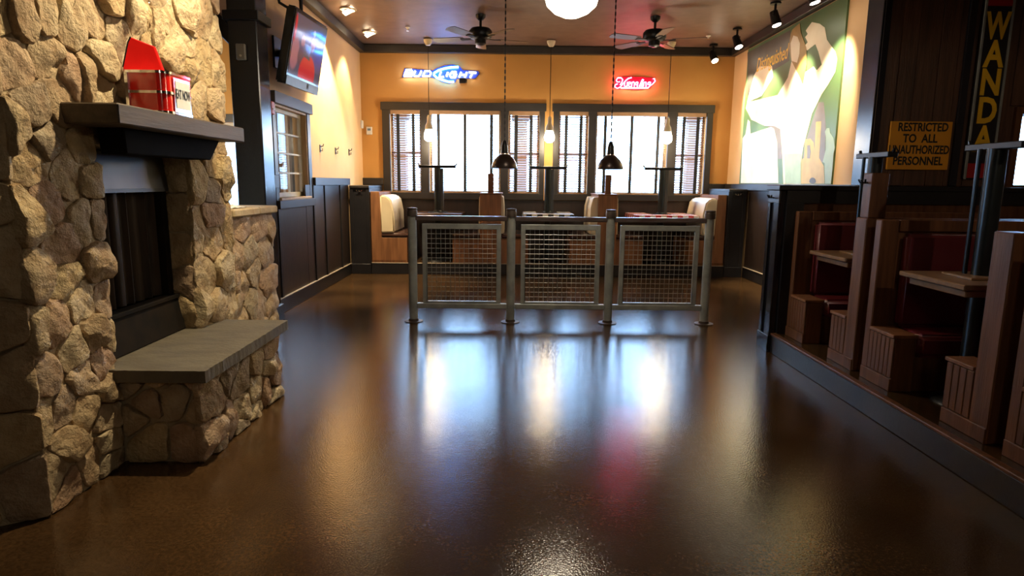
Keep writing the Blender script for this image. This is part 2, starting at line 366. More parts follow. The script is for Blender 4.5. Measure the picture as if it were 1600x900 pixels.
for k, (a, c) in enumerate(B1+B2):
    T = thing('window_blind', ((a+c)/2, YB-.02, ZS), blabel[k], 'blind', 'slatted blinds in the back windows')
    yb = YB+.035
    MB().box(a+.005, c-.005, YB-.02, YB+.01, ZT-.065, ZT).build('valance', M_val, T, bevel=.004)
    MB().box(a+.01, c-.01, YB+.012, YB+.06, ZT-.05, ZT-.005).build('head_rail', M_val, T)
    MB().box(a+.01, c-.01, yb-.022, yb+.022, ZS+.008, ZS+.03).build('bottom_rail', M_val, T, bevel=.004)
    z = ZS+.055; first = None
    while z < ZT-.075:
        if first is None:
            s = MB()
            tl = .42 if k % 3 != 1 else .14
            s.prism([(a+.012, yb-.024, z-.024*tl-.0014), (a+.012, yb+.024, z+.024*tl-.0014), (a+.012, yb+.024, z+.024*tl+.0014), (a+.012, yb-.024, z-.024*tl+.0014)], (c-a-.024, 0, 0))
            first = s.build('slat', M_blind, T); zf = z
        else: copyat(first, (0, 0, z-zf))
        z += .037
    for q in tp[k % 3]:
        x = a+(c-a)*q
        MB().box(x-.024, x+.024, yb-.034, yb-.031, ZS+.03, ZT-.05).build('ladder_tape', M_tape, T)

# ------------------------------------------------------------------ left wall window
W = struct('window_3', (XL, 7.05, 1.08)); ya, yc, za, zc = WLH
MB().box(XL, XL+.05, 6.37, 7.555, zc, zc+.115).build('header_casing', M_trim, W, bevel=.004)
MB().box(XL, XL+.05, 6.37, 7.555, za-.11, za-.025).build('apron', M_trim, W, bevel=.004)
for a, c in ((6.37, ya), (yc, 7.555)): MB().box(XL, XL+.015, a, c, za-.03, zc).build('side_casing', M_black, W, bevel=.004)
MB().box(XL-.15, XL+.035, ya, yc, za-.025, za).build('sill', M_jamb, W, bevel=.003)
MB().box(XL-.15, XL+.005, yc-.02, yc, za, zc).box(XL-.15, XL+.005, ya, ya+.02, za, zc).box(XL-.15, XL+.005, ya+.02, yc-.02, zc-.02, zc).build('jamb', M_jamb, W)
b = MB(); x0, x1 = XL-.085, XL-.055
b.box(x0, x1, ya+.02, ya+.06, za, zc-.02).box(x0, x1, yc-.06, yc-.02, za, zc-.02).box(x0, x1, ya+.06, yc-.06, za, za+.05).box(x0, x1, ya+.06, yc-.06, zc-.06, zc-.02)
s = b.build('sash', M_sash, W)
for i in range(1, 4):
    z = za+.05+(zc-za-.11)*i/4; MB().box(x0, x1, ya+.06, yc-.06, z-.009, z+.009).build('muntin', M_sash, s)
for i in range(4):
    z0 = za+.05+(zc-za-.11)*i/4; z1 = za+.05+(zc-za-.11)*(i+1)/4
    MB().box(XL-.072, XL-.068, ya+.05, yc-.05, z0, z1).build('pane', M_glass, s)
# vertical blind hanging behind it in the next room
T = thing('vertical_blind', (XL-.28, 7.05, 1.1), 'grey and brown vertical slat blind behind the small paned window under the television', 'blind')
MB().box(XL-.31, XL-.25, 6.22, 7.75, 2.18, 2.22).build('track', M_white, T)
for i in range(18):
    y = 6.3+i*.08; m = (M_white, M_blade, M_val)[(i*7+i//3) % 3]
    MB().prism([(XL-.29, y-.03, 1.0), (XL-.27, y+.022, 1.0), (XL-.267, y+.021, 1.0), (XL-.287, y-.031, 1.0)], (0, 0, 1.18)).build('slat', m, T)
# side room window
W = struct('window_4', (-3.9, 8.4, .9)); a, c, z0, z1 = SWH
b = MB().box(a-.1, a, 8.36, 8.4, z0-.1, z1+.1).box(c, c+.1, 8.36, 8.4, z0-.1, z1+.1).box(a, c, 8.36, 8.4, z1, z1+.1).box(a, c, 8.36, 8.4, z0-.1, z0); b.build('casing', M_trim, W)
for i in range(3):
    x = a+(c-a)*i/3; b = MB().box(x, x+.03, 8.46, 8.5, z0, z1).box(x+(c-a)/3-.03, x+(c-a)/3, 8.46, 8.5, z0, z1).box(x+.03, x+(c-a)/3-.03, 8.46, 8.5, z0, z0+.04).box(x+.03, x+(c-a)/3-.03, 8.46, 8.5, z1-.04, z1)
    s = b.build('sash', M_sash, W); MB().box(x+.03, x+(c-a)/3-.03, 8.478, 8.482, z0+.04, z1-.04).build('pane', M_glass, s)
# booth end window
W = struct('window_5', (4.2, 5.02, 1.36)); a, c, z0, z1 = PWH
MB().box(a-.05, a, 4.99, 5.02, z0-.03, z1+.05).box(c, c+.05, 4.99, 5.02, z0-.03, z1+.05).box(a, c, 4.99, 5.02, z1, z1+.05).build('casing', M_wood2, W)
MB().box(a, c, 5.09, 5.094, z0, z1).build('pane', M_glass, W)
# outdoors
o = MB().box(-40, 40, 10.6, 90, -.3, -.2).box(-40, -6.2, -20, 10.6, -.3, -.2).box(4.8, 40, -20, 10.6, -.3, -.2).build('ground_outside', M_asph, origin=Vector((0, 0, 0))); o['kind'] = 'structure'
for x, g in ((-2.02, .26), (.16, .24), (3.25, .2)):
    T = thing('porch_post', (x, 11.6, -.2), {-2.02: 'brown porch post seen through the end blind by the left wall', .16: 'brown porch post seen through the blind right of the wide window under the blue neon', 3.25: 'brown porch post seen through the end blind by the mural wall'}[x], 'post', 'porch posts outside the back windows')
    MB().box(x-g/2, x+g/2, 11.5, 11.5+g, -.2, 2.45).build('shaft', M_brick, T, bevel=.01)
    MB().box(x-g/2-.04, x+g/2+.04, 11.46, 11.54+g, -.2, .1).build('plinth', M_brick, T, bevel=.01)
    MB().box(x-g/2-.04, x+g/2+.04, 11.46, 11.54+g, 2.45, 2.6).build('capital', M_brick, T, bevel=.01)

# ------------------------------------------------------------------ stone masonry
def voronoi(seeds, rect, clip=None, gap=.012):
    out = []
    for i, (su, sv) in enumerate(seeds):
        u0, u1, v0, v1 = clip(su, sv) if clip else rect
        poly = [(u0, v0), (u1, v0), (u1, v1), (u0, v1)]
        for j, (tu, tv) in enumerate(seeds):
            if i == j: continue
            dx, dy = tu-su, tv-sv; L = math.hypot(dx, dy)
            if L < 1e-6 or L > 1.4: continue
            nx, ny = dx/L, dy/L; d = nx*(su+tu)/2+ny*(sv+tv)/2-gap/2
            new = []
            for a, b in zip(poly, poly[1:]+poly[:1]):
                da = nx*a[0]+ny*a[1]-d; db = nx*b[0]+ny*b[1]-d
                if da <= 0: new.append(a)
                if (da < 0 < db) or (db < 0 < da):
                    t = da/(da-db); new.append((a[0]+(b[0]-a[0])*t, a[1]+(b[1]-a[1])*t))
            poly = new
            if len(poly) < 3: break
        if len(poly) >= 3: out.append(((su, sv), poly))
    return out
def stone(poly, O, U, V, N, m, parent, depth, rng, rough=1.0):
    # round the corners, resample the rim, build rings inwards with uneven relief
    pts = [Vector(p) for p in poly]
    q = []
    for a, b in zip(pts, pts[1:]+pts[:1]): 
        if (b-a).length > .006: q.append(a)
    pts = q
    if len(pts) < 3: return
    c = sum(pts, Vector((0, 0)))/len(pts)
    if max((p-c).length for p in pts) < .03: return
    q = []
    for a, b in zip(pts, pts[1:]+pts[:1]):
        f = min(.28, .015/max((b-a).length, .02)); q += [a.lerp(b, f), a.lerp(b, 1-f)]
    pts = q
    per = [(b-a).length for a, b in zip(pts, pts[1:]+pts[:1])]; tot = sum(per); n = max(16, min(34, int(tot/.024)))
    rim = []; k = 0; acc = 0
    for i in range(n):
        t = tot*i/n
        while acc+per[k] < t: acc += per[k]; k += 1
        a = pts[k]; b = pts[(k+1) % len(pts)]; rim.append(a.lerp(b, (t-acc)/max(per[k], 1e-6)))
    rad = sum((p-c).length for p in rim)/n; sd = rng.uniform(0, 99)
    cuts = []
    for k in range(4):
        an = rng.uniform(0, 6.283); sl = rng.uniform(.15, .75)*rough; cuts.append((Vector((math.cos(an), math.sin(an))), sl, depth+sl*rad*rng.uniform(.1, .75)))
    prof = [(1.0, -.3), (1.0, .70), (.965, .95), (.88, 1.0), (.70, 1.0), (.48, 1.0), (.25, 1.0)]
    mb = MB(); vs = []
    def relief(q, h):
        d0 = depth
        for dr, sl, of in cuts: d0 = min(d0, of-sl*dr.dot(q-c))
        d0 = max(d0, depth*.35)
        return d0*h+noise.noise(Vector((q.x*11+sd, q.y*11, 1)))*.009*rough+noise.noise(Vector((q.x*32+sd, q.y*32, 5)))*.0045*rough
    for s, h in prof:
        for p in rim:
            q = c+(p-c)*s
            wob = (noise.noise(Vector((p.x*16, p.y*16, sd)))*.014+noise.noise(Vector((p.x*45, p.y*45, sd)))*.006 if h > -.1 else 0)*rough
            q2 = q+(p-c).normalized()*wob*s
            vs.append(O+U*q2.x+V*q2.y+N*(relief(q, h) if h > 0 else depth*h))
    vs.append(O+U*c.x+V*c.y+N*relief(c, 1))
    m_ = len(prof); fs = [(r*n+i, r*n+(i+1) % n, (r+1)*n+(i+1) % n, (r+1)*n+i) for r in range(m_-1) for i in range(n)]
    fs += [((m_-1)*n+i, (m_-1)*n+(i+1) % n, m_*n) for i in range(n)]
    mb.add(vs, fs)
    org = O+U*c.x+V*c.y
    mb.build('stone', m, parent, smooth=26, origin=org)
rs = random.Random(3)
FX = -1.855                                          # mortar plane of the chimney's room side
FP = thing('fireplace', (-2.1, 3.2, 0), 'tan fieldstone fireplace with slate hearth and dark wood mantel', 'fireplace')
OY0, OY1, OZ0, OZ1 = 2.86, 3.68, .47, 1.50
NC = Vector((-1.855, 2.37, 0)); NE = Vector((-2.65, 1.86, 0))
core = MB()
core.prism([NC, (-1.855, OY0, 0), (-3.2, OY0, 0), (-3.2, 1.86, 0), NE], (0, 0, ZC-.015))
core.box(-3.2, FX, OY1, 4.17, 0, ZC-.015).box(-3.2, FX, OY0, OY1, OZ1, ZC-.015).box(-3.2, FX, OY0, OY1, 0, .42).box(-3.2, -2.45, OY0, OY1, .42, OZ1)
core.build('chimney_core', M_mortar, FP)
spx = [(5,20),(38,22),(78,20),(112,38),(157,32),(188,48),(182,4),(28,95),(86,90),(121,118),(140,120),(163,140),(167,92),(58,172),(102,150),(24,200),(78,222),(62,250),
       (115,275),(145,235),(153,275),(50,340),(84,318),(108,385),(141,352),(163,345),(162,407),(54,437),(113,440),(137,475),(177,470),(57,517),(98,505),(155,520),(126,545),
       (168,570),(186,520),(82,592),(140,592),(181,605),(77,650),(110,640),(140,645),(178,650),(95,745),(150,730),(180,690),(118,690),(215,25),(238,45),(250,50),(265,22),
       (297,22),(325,22),(270,85),(293,68),(300,112),(330,100),(346,110),(312,155),(345,170),(230,110),(215,150),(313,285),(334,255),(353,270),(336,300),(316,360),(337,335),
       (340,375),(362,360),(330,435),(355,420),(345,480),(318,480),(338,215),(355,215),(200,190),(240,195),(285,200),(350,60),(262,130),(283,150)]
seeds = [(lambda p: (p.y, p.z))(P(x, y, x=FX+.035)) for x, y in spx]
rr = random.Random(5)
for i in range(9):
    for j in range(6):
        y = 2.42+i*.21+rr.uniform(-.06, .06); z = 2.45+j*.18+rr.uniform(-.05, .05)
        if all(math.hypot(y-a, z-b) > .13 for a, b in seeds): seeds.append((y, z))
for y, z in ((3.9, .2), (4.1, .25), (3.8, .35), (4.1, .45), (2.5, .05), (2.75, .06)): seeds.append((y, z))
def clipF(u, v):
    u0, u1, v0, v1 = 2.355, 4.185, 0.005, ZC-.02
    if v < OZ1+.02:
        if u < (OY0+OY1)/2: u1 = OY0+.012
        else: u0 = OY1-.012
    elif OY0 < u < OY1: v0 = OZ1
    return u0, u1, v0, v1
for s, poly in voronoi(seeds, None, clipF, .006):
    stone(poly, Vector((FX, 0, 0)), Vector((0, 1, 0)), Vector((0, 0, 1)), Vector((1, 0, 0)), M_stone, FP, rs.choice((.014, .022, .03, .042, .055)), rs, 1.15)
# camera-side face
U = (NE-NC).normalized(); N = Vector((-U.y, U.x, 0)); N = N if N.y < 0 else -N
sd = []
for j in range(15):
    for i in range(5): sd.append((.09+i*.20+(.1 if j % 2 else 0)*.6+rr.uniform(-.03, .03), .12+j*.225+rr.uniform(-.04, .04)))
for s, poly in voronoi(sd, (-.01, .94, .005, ZC-.02), None, .012):
    stone(poly, NC.copy(), U, Vector((0, 0, 1)), N, M_stone, FP, rs.uniform(.03, .05), rs, .6)
# jamb of the fire opening
sd = [(.05, .62), (.14, .75), (.09, .93), (.09, 1.16), (.09, 1.38)]
for s, poly in voronoi(sd, (.0, .19, OZ0+.005, OZ1), None, .012):
    stone(poly, Vector((-2.05, OY1, 0)), Vector((1, 0, 0)), Vector((0, 0, 1)), Vector((0, -1, 0)), M_stone, FP, .025, rs, 1)
# firebox
MB().box(-2.449, -2.05, OY1-.02, OY1, .47, OZ1).box(-2.449, -2.05, OY0, OY0+.02, .47, OZ1).box(-2.449, -2.43, OY0+.02, OY1-.02, .47, OZ1).build('firebox_lining', M_soot, FP)
MB().prism([(-1.98, OY0+.002, 1.48), (-1.955, OY0+.002, 1.29), (-1.975, OY0+.002, 1.29), (-2.0, OY0+.002, 1.48)], (0, OY1-OY0-.04, 0)).build('hood', M_hood, FP)
MB().box(-1.957, -1.950, OY0+.002, OY1-.05, 1.28, 1.30).build('hood_lip', M_hood, FP)
MB().prism([(-1.98, OY0, .475), (-1.93, OY0, .475), (-1.96, OY0, .66), (-2.0, OY0, .66)], (0, OY1-OY0-.01, 0)).build('kick_panel', M_soot, FP, bevel=.004)
MB().box(-2.02, -1.95, OY0, OY1-.01, .66, .685).build('sill_bar', M_soot, FP, bevel=.004)
for a, c in ((OY1-.07, OY1-.02), (OY0, OY0+.03)): MB().box(-2.03, -1.98, a, c, .685, 1.29).build('door_stile', M_soot, FP, bevel=.004)
b = MB(); n = 60; vs = []
for i in range(n+1):
    y = OY0+.03+(OY1-OY0-.1)*i/n; x = -2.03+.014*math.sin(i*.9)+.006*math.sin(i*2.3)
    vs += [(x, y, .69), (x, y, 1.30)]
b.add(vs, [(2*i, 2*i+2, 2*i+3, 2*i+1) for i in range(n)]); b.build('fire_curtain', M_mesh, FP, smooth=60)
# mantel
o = MB().box(FX+.01, -1.605, 2.655, 3.885, 1.57, 1.655).build('mantel_shelf', M_mantel, FP, bevel=.006)
MB().prism([(-1.70, 2.84, 1.57), (-1.73, 2.9, 1.46), (-1.73, 3.70, 1.46), (-1.70, 3.76, 1.57)], (-.12, 0, 0)).build('mantel_bracket', M_flat, FP, bevel=.004)
# hearth
MB().box(FX, -1.475, 2.875, 3.86, 0, .42).build('hearth_core', M_mortar, FP)
sl = MB(); n = 22
def edge(u, seed): return noise.noise(Vector((u*14, seed, 0)))*.007
top = []
for i in range(n): top.append((-1.86+.44*i/n, 2.815+edge(i/n, 1)))
for i in range(2*n): top.append((-1.41+edge(i/n, 5), 2.815+1.1*i/(2*n)))
for i in range(n): top.append((-1.41-.44*i/n, 3.915+edge(i/n, 8)))
top.append((-1.99, 3.68)) if False else None
top += [(-1.86, 3.915)]
sl.prism([(x, y, .415) for x, y in top], (0, 0, .058)).build('hearth_slab', M_slab, FP)
MB().box(-2.44, -1.86, OY0+.02, OY1-.02, .421, .472).build('firebox_floor', M_slab, FP)
hz = 2.875
hp = [(238,584),(310,588),(226,629),(272,626),(313,640),(229,689),(295,692),(200,600),(205,660),(330,690)]
sd = [(lambda p: (p.x, p.z))(P(x, y, y=hz-.03)) for x, y in hp]
for s, poly in voronoi(sd, (FX+.02, -1.455, .005, .412), None, .016):
    stone(poly, Vector((0, hz, 0)), Vector((1, 0, 0)), Vector((0, 0, 1)), Vector((0, -1, 0)), M_stone, FP, .032, rs, .5)
hp = [(535,310),(560,470),(640,310),(690,370),(790,240),(845,190),(700,520),(780,430),(850,290),(560,640),(600,720),(690,620),(780,520),(840,400),(870,460),(870,330),(640,600)]
sd = [(lambda p: (p.y, p.z))(P(180+x/3.463, 490+y/3.463, x=-1.445)) for x, y in hp]
for s, poly in voronoi(sd, (2.84, 3.87, .005, .412), None, .008):
    stone(poly, Vector((-1.475, 0, 0)), Vector((0, 1, 0)), Vector((0, 0, 1)), Vector((1, 0, 0)), M_stone, FP, rs.uniform(.03, .05), rs, 1.2)

# low stone wall beyond it
LW = thing('low_stone_wall', (-1.98, 4.57, 0), 'waist-high fieldstone wall with tan capstone beside the dark column', 'wall')
MB().box(-2.12, -1.875, 4.19, 4.93, 0, 1.10).build('wall_core', M_mortar, LW)
lp = [(380,352),(408,350),(390,400),(416,395),(420,440),(384,450),(410,480),(372,405),(374,480),(398,428),(428,350),(395,470),(380,500),(415,520),(372,440),(430,480)]
sd = [(lambda p: (p.y, p.z))(P(x, y, x=-1.85)) for x, y in lp]+[(4.3, .2), (4.5, .1), (4.75, .15), (4.9, .3)]
for s, poly in voronoi(sd, (4.19, 4.95, .005, 1.10), None, .004):
    stone(poly, Vector((-1.875, 0, 0)), Vector((0, 1, 0)), Vector((0, 0, 1)), Vector((1, 0, 0)), M_stone2, LW, rs.uniform(.025, .038), rs, .8)
for a, c in ((4.19, 4.62), (4.625, 4.97)):
    MB().box(-2.14, -1.825, a, c, 1.10, 1.155).build('capstone', M_capst, LW, bevel=.01)
b = MB(); vs = []; fs = []
for i in range(7):
    for j in range(7): vs.append((-1.98+.018*i+rr.uniform(-.004, .004), 4.30+.035*j, 1.158+.03*abs(noise.noise(Vector((i*.8, j*.8, 3))))+(.012 if 1 < i < 5 and 1 < j < 5 else 0)))
fs = [(i*7+j, i*7+j+1, i*7+j+8, i*7+j+7) for i in range(6) for j in range(6)]
o = b.add(vs, fs).build('paper_napkin', M_paper); tag(o, 'crumpled white napkin lying on the low stone wall', 'napkin')

# red countertop box on the mantel
RB = thing('red_diner_box', (-1.73, 3.1, 1.655), 'shiny red and chrome diner box with an eat now card on the mantel', 'box')
x0, x1, y0, y1 = -1.792, -1.610, 3.05, 3.27
def rbox(z0, z1, g=0):
    pts = [(x0-g, y1+g), (x0-g, y0-g)]+[(x1-.05+(.05+g)*math.sin(t*math.pi/12), y0+.05-(.05+g)*math.cos(t*math.pi/12)) for t in range(7)]+[(x1+g, y1+g)]
    return MB().prism([(x, y, z0) for x, y in pts], (0, 0, z1-z0))
rbox(1.66, 1.842).build('body', M_redbox, RB, smooth=40)
for z in (1.655, 1.745, 1.836): rbox(z, z+.012, .004).build('chrome_band', M_chrome, RB, smooth=40)
MB().box(x0-.006, x0+.008, y0-.008, y0+.01, 1.66, 1.84).build('chrome_edge', M_chrome, RB)
hp = [(193,112),(192,105),(200,66),(204,58),(240,72),(246,88),(256,114)]
bp = [P(x, y, y=y0+.012+(x-192)*.0016) for x, y in hp]
MB().prism(bp, (0, .02, 0)).build('back_panel', M_redbox, RB, bevel=.003)
MB().path([p+Vector((0, -.003, 0)) for p in bp[1:4]], .006).build('panel_edging', M_chrome, RB)
s = MB().box(x1+.003, x1+.007, y0+.055, y1-.01, 1.668, 1.825).build('card_frame', M_chrome, RB)
MB().box(x1+.007, x1+.009, y0+.068, y1-.02, 1.685, 1.81).build('card', M_paper, s)
text_mesh('lettering', 'EAT NOW', M_ink, s, .062, frame((x1+.010, (y0+y1)/2+.022, 1.75), (0, 1, 0), (0, 0, 1)), .0005, sx=.45, bold=.001)
# glass wall lamp over the mantel
SL = thing('glass_wall_lamp', (-1.80, 3.0, 2.2), 'clear glass wall lamp fixed to the chimney stone over the red box', 'lamp')
c = P(243, 12, x=-1.70)
MB().tube((-1.82, c.y, c.z+.3), (-1.70, c.y, c.z+.3), .012).tube((-1.70, c.y, c.z+.16), (-1.70, c.y, c.z+.3), .012).build('arm', M_iron, SL, smooth=40)
MB().lathe([(.0, 0), (.03, .004), (.055, .03), (.058, .08), (.035, .14), (.025, .17)], (-1.70, c.y, c.z), 20).build('glass_jar', M_glass2, SL, smooth=60)
MB().lathe([(.0, .05), (.018, .06), (.022, .085), (.012, .12), (.012, .16)], (-1.70, c.y, c.z), 14).build('bulb', M_cream2, SL, smooth=60)

# ------------------------------------------------------------------ dark column, brace, boxes
CO = thing('timber_column', (-2.3, 6.05, 0), 'tall dark painted timber column between the chimney and the television', 'column')
MB().box(-2.49, -2.235, 5.8, 6.05, 0, ZC-.015).build('shaft', M_blue, CO, bevel=.008)
MB().box(-2.51, -2.215, 5.78, 6.07, 0, .16).build('base_board', M_black, CO, bevel=.006)
MB().box(-2.52, -2.205, 5.77, 6.08, 2.72, 2.80).build('collar', M_black, CO, bevel=.006)
MB().prism([(-2.48, 5.86, 2.50), (-2.48, 5.86, 2.68), (-2.98, 5.86, 3.2), (-2.98, 5.86, 3.0)], (0, .14, 0)).build('knee_brace', M_blue, CO, bevel=.006)
o = MB().box(-3.2, -2.49, 5.83, 6.03, 3.15, 3.40).build('ceiling_beam', M_blue, bevel=.006); tag(o, 'dark beam spanning from the timber column towards the chimney', 'beam')
J = thing('junction_box', (-2.375, 5.79, 2.4), 'small grey box screwed to the dark timber column', 'box')
MB().box(-2.415, -2.335, 5.765, 5.80, 2.385, 2.52).build('housing', mat('grey box', (.30, .27, .22), .5), J, bevel=.006); MB().tube((-2.375, 5.760, 2.42), (-2.375, 5.766, 2.42), .010).build('sensor', M_cream2, J)
A = thing('fire_alarm_pull', (XL+.03, 6.31, 2.0), 'small red fire alarm pull beside the paned window', 'alarm')
MB().box(XL, XL+.05, 6.27, 6.35, 1.98, 2.10).build('housing', M_alarm, A, bevel=.006); MB().box(XL+.05, XL+.06, 6.285, 6.335, 2.02, 2.035).build('handle', M_white, A)
T = thing('thermostat', (-2.30, YB-.01, 2.06), 'small white thermostat by the window header', 'thermostat')
MB().box(-2.285, -2.195, YB-.025, YB, 2.07, 2.19).build('housing', M_white, T, bevel=.006); MB().box(-2.265, -2.215, YB-.028, YB-.024, 2.13, 2.165).build('display', M_tvbar, T)
p = P(566, 195, x=XL); o = MB().box(XL, XL+.03, p.y-.12, p.y-.02, p.z-.06, p.z+.06).build('wall_switch', M_white, bevel=.006); tag(o, 'white switch plate on the left wall near the corner', 'switch')
for k, (px, py) in enumerate(((500, 232), (524, 236), (545, 238))):
    p = P(px, py, x=XL); h = thing('coat_hook', tuple(p), ('small dark coat hook closest to the paned window', 'small dark coat hook between two others on the amber wall', 'small dark coat hook closest to the white switch plate')[k], 'hook', 'coat hooks on the left wall')
    MB().box(XL, XL+.008, p.y-.02, p.y+.02, p.z-.045, p.z+.045).build('plate', M_iron, h); MB().path([(XL, p.y, p.z+.02), (XL+.04, p.y, p.z+.03), (XL+.045, p.y, p.z+.055)], .006).path([(XL, p.y, p.z-.02), (XL+.03, p.y, p.z-.03), (XL+.03, p.y, p.z)], .006).build('prongs', M_iron, h)

# ------------------------------------------------------------------ television
def tvmat():
    m, t, p = nt('tv picture'); p.inputs['Roughness'].default_value = .10; p.inputs['Specular IOR Level'].default_value = .22; p.inputs['Base Color'].default_value = (.01, .01, .012, 1)
    tc = t.nodes.new('ShaderNodeTexCoord'); last = None
    rgb = t.nodes.new('ShaderNodeRGB'); rgb.outputs[0].default_value = (.10, .075, .10, 1); last = rgb.outputs[0]
    def ell(cx, cy, rx, ry, col, soft=.25):
        nonlocal last
        mp = t.nodes.new('ShaderNodeMapping'); mp.vector_type = 'POINT'
        mp.inputs['Location'].default_value = (-cx/rx, -cy/ry, 0); mp.inputs['Scale'].default_value = (1/rx, 1/ry, 0)
        t.links.new(tc.outputs['UV'], mp.inputs[0])
        ln = t.nodes.new('ShaderNodeVectorMath'); ln.operation = 'LENGTH'; t.links.new(mp.outputs[0], ln.inputs[0])
        mr = t.nodes.new('ShaderNodeMapRange'); mr.inputs[1].default_value = 1; mr.inputs[2].default_value = 1-soft; t.links.new(ln.outputs['Value'], mr.inputs[0])
        mx = t.nodes.new('ShaderNodeMix'); mx.data_type = 'RGBA'; t.links.new(mr.outputs[0], mx.inputs[0]); t.links.new(last, mx.inputs[6]); mx.inputs[7].default_value = (*col, 1); last = mx.outputs[2]
    ell(.85, .55, .35, .4, (.03, .03, .30), .8); ell(.1, .35, .14, .3, (.35, .13, .14)); ell(.3, .6, .07, .12, (.40, .16, .14)); ell(.3, .35, .12, .2, (.10, .05, .07))
    ell(.62, .62, .08, .14, (.42, .18, .14)); ell(.62, .82, .05, .07, (.4, .22, .2)); ell(.55, .08, .28, .36, (.55, .03, .03), .12); ell(.02, .75, .05, .25, (.5, .02, .03))
    t.links.new(last, p.inputs['Emission Color']); p.inputs['Emission Strength'].default_value = .6; return m
TV = thing('television', (-2.1, 6.6, 2.2), 'wide flat television tilted down on the left wall above the paned window', 'television')
bl, br, tl_, tr_ = Vector((-2.12, 6.1, 2.24)), Vector((-2.12, 7.12, 2.26)), Vector((-1.975, 6.1, 2.92)), Vector((-1.975, 7.12, 2.97))
nrm = (br-bl).cross(tl_-bl).normalized()
def tvp(u, v): return bl.lerp(br, u).lerp(tl_.lerp(tr_, u), v)
MB().prism([tvp(0, 0), tvp(1, 0), tvp(1, 1), tvp(0, 1)], nrm*-.09).build('casing', M_tv, TV, bevel=.015, seg=2)
q = [tvp(.04, .15)+nrm*.002, tvp(.96, .15)+nrm*.002, tvp(.96, .94)+nrm*.002, tvp(.04, .94)+nrm*.002]
s = MB().add(q, [(0, 1, 2, 3)]).build('screen', tvmat(), TV)
uv = s.data.uv_layers.new(); 
cor = {i: c for i, c in enumerate([(0, 0), (1, 0), (1, 1), (0, 1)])}
for li, lp_ in enumerate(s.data.loops):
    v = s.data.vertices[lp_.vertex_index].co+WP[s.name]; k = min(range(4), key=lambda i: (q[i]-v).length); uv.data[li].uv = cor[k]
MB().prism([tvp(.02, .0)+nrm*.001, tvp(.98, .0)+nrm*.001, tvp(.98, .12)+nrm*.001, tvp(.02, .12)+nrm*.001], nrm*.006).build('lower_bar', M_tvbar, TV, bevel=.002)
text_mesh('maker_mark', 'N', M_ink, TV, .075, frame(tvp(.62, .065)+nrm*.009, br-bl, tl_-bl), .0008, bold=.002)
MB().tube(tvp(.5, .5)-nrm*.09, (XL, 6.65, 2.6), .04).box(XL, XL+.02, 6.5, 6.8, 2.45, 2.75).build('wall_bracket', M_iron, TV)
MB().path([tvp(.3, .95)-nrm*.06, (-2.2, 6.3, 3.0), (-2.22, 6.25, 3.2), (-2.22, 6.25, 3.40)], .014).tube(tvp(.35, .9)-nrm*.06, Vector((-2.03, 6.42, 3.405)), .018).build('cables', M_iron, TV)

# ------------------------------------------------------------------ fence
FY = 6.03
FE = thing('mesh_railing', (.48, FY, 0), 'galvanised steel railing with three wire mesh panels in the middle of the floor', 'railing')
PX = [-.94, .005, .955, 1.90]
for x in PX:
    p = MB().tube((x, FY, .008), (x, FY, 1.03), .041, 18).build('post', M_steel, FE, smooth=40)
    MB().lathe([(.050, 1.025), (.050, 1.075), (.046, 1.085), (.050, 1.09), (.048, 1.103), (.0, 1.108)], (x, FY, 0), 18).build('cap', M_cap, p, smooth=30)
    MB().lathe([(.09, 0), (.09, .008), (.05, .010), (.046, .03), (.041, .03)], (x, FY, 0), 20).build('base_flange', M_cap, p, smooth=30)
for a, c in zip(PX, PX[1:]):
    MB().box(a+.035, c-.035, FY-.03, FY+.03, .985, 1.03).build('top_rail', M_railred, FE, bevel=.008)
    MB().box(a+.038, c-.038, FY-.025, FY+.025, .135, .185).build('bottom_rail', M_steel, FE, bevel=.005)
    l, r = a+.095, c-.095; z0, z1 = .187, .955
    fr = MB().box(l, l+.042, FY-.018, FY+.018, z0, z1).box(r-.042, r, FY-.018, FY+.018, z0, z1).box(l+.042, r-.042, FY-.018, FY+.018, z1-.05, z1).box(l+.042, r-.042, FY-.018, FY+.018, z0, z0+.02).build('panel_frame', M_steel, FE, bevel=.003)
    n = 15
    for i in range(1, n): x = l+.042+(r-l-.084)*i/n; MB().tube((x, FY-.003, z0+.01), (x, FY-.003, z1-.03), .0026, 5).build('wire', M_wire, fr)
    n = 15
    for i in range(1, n): z = z0+.02+(z1-z0-.07)*i/n; MB().tube((l+.03, FY+.003, z), (r-.03, FY+.003, z), .0026, 5).build('wire', M_wire, fr)

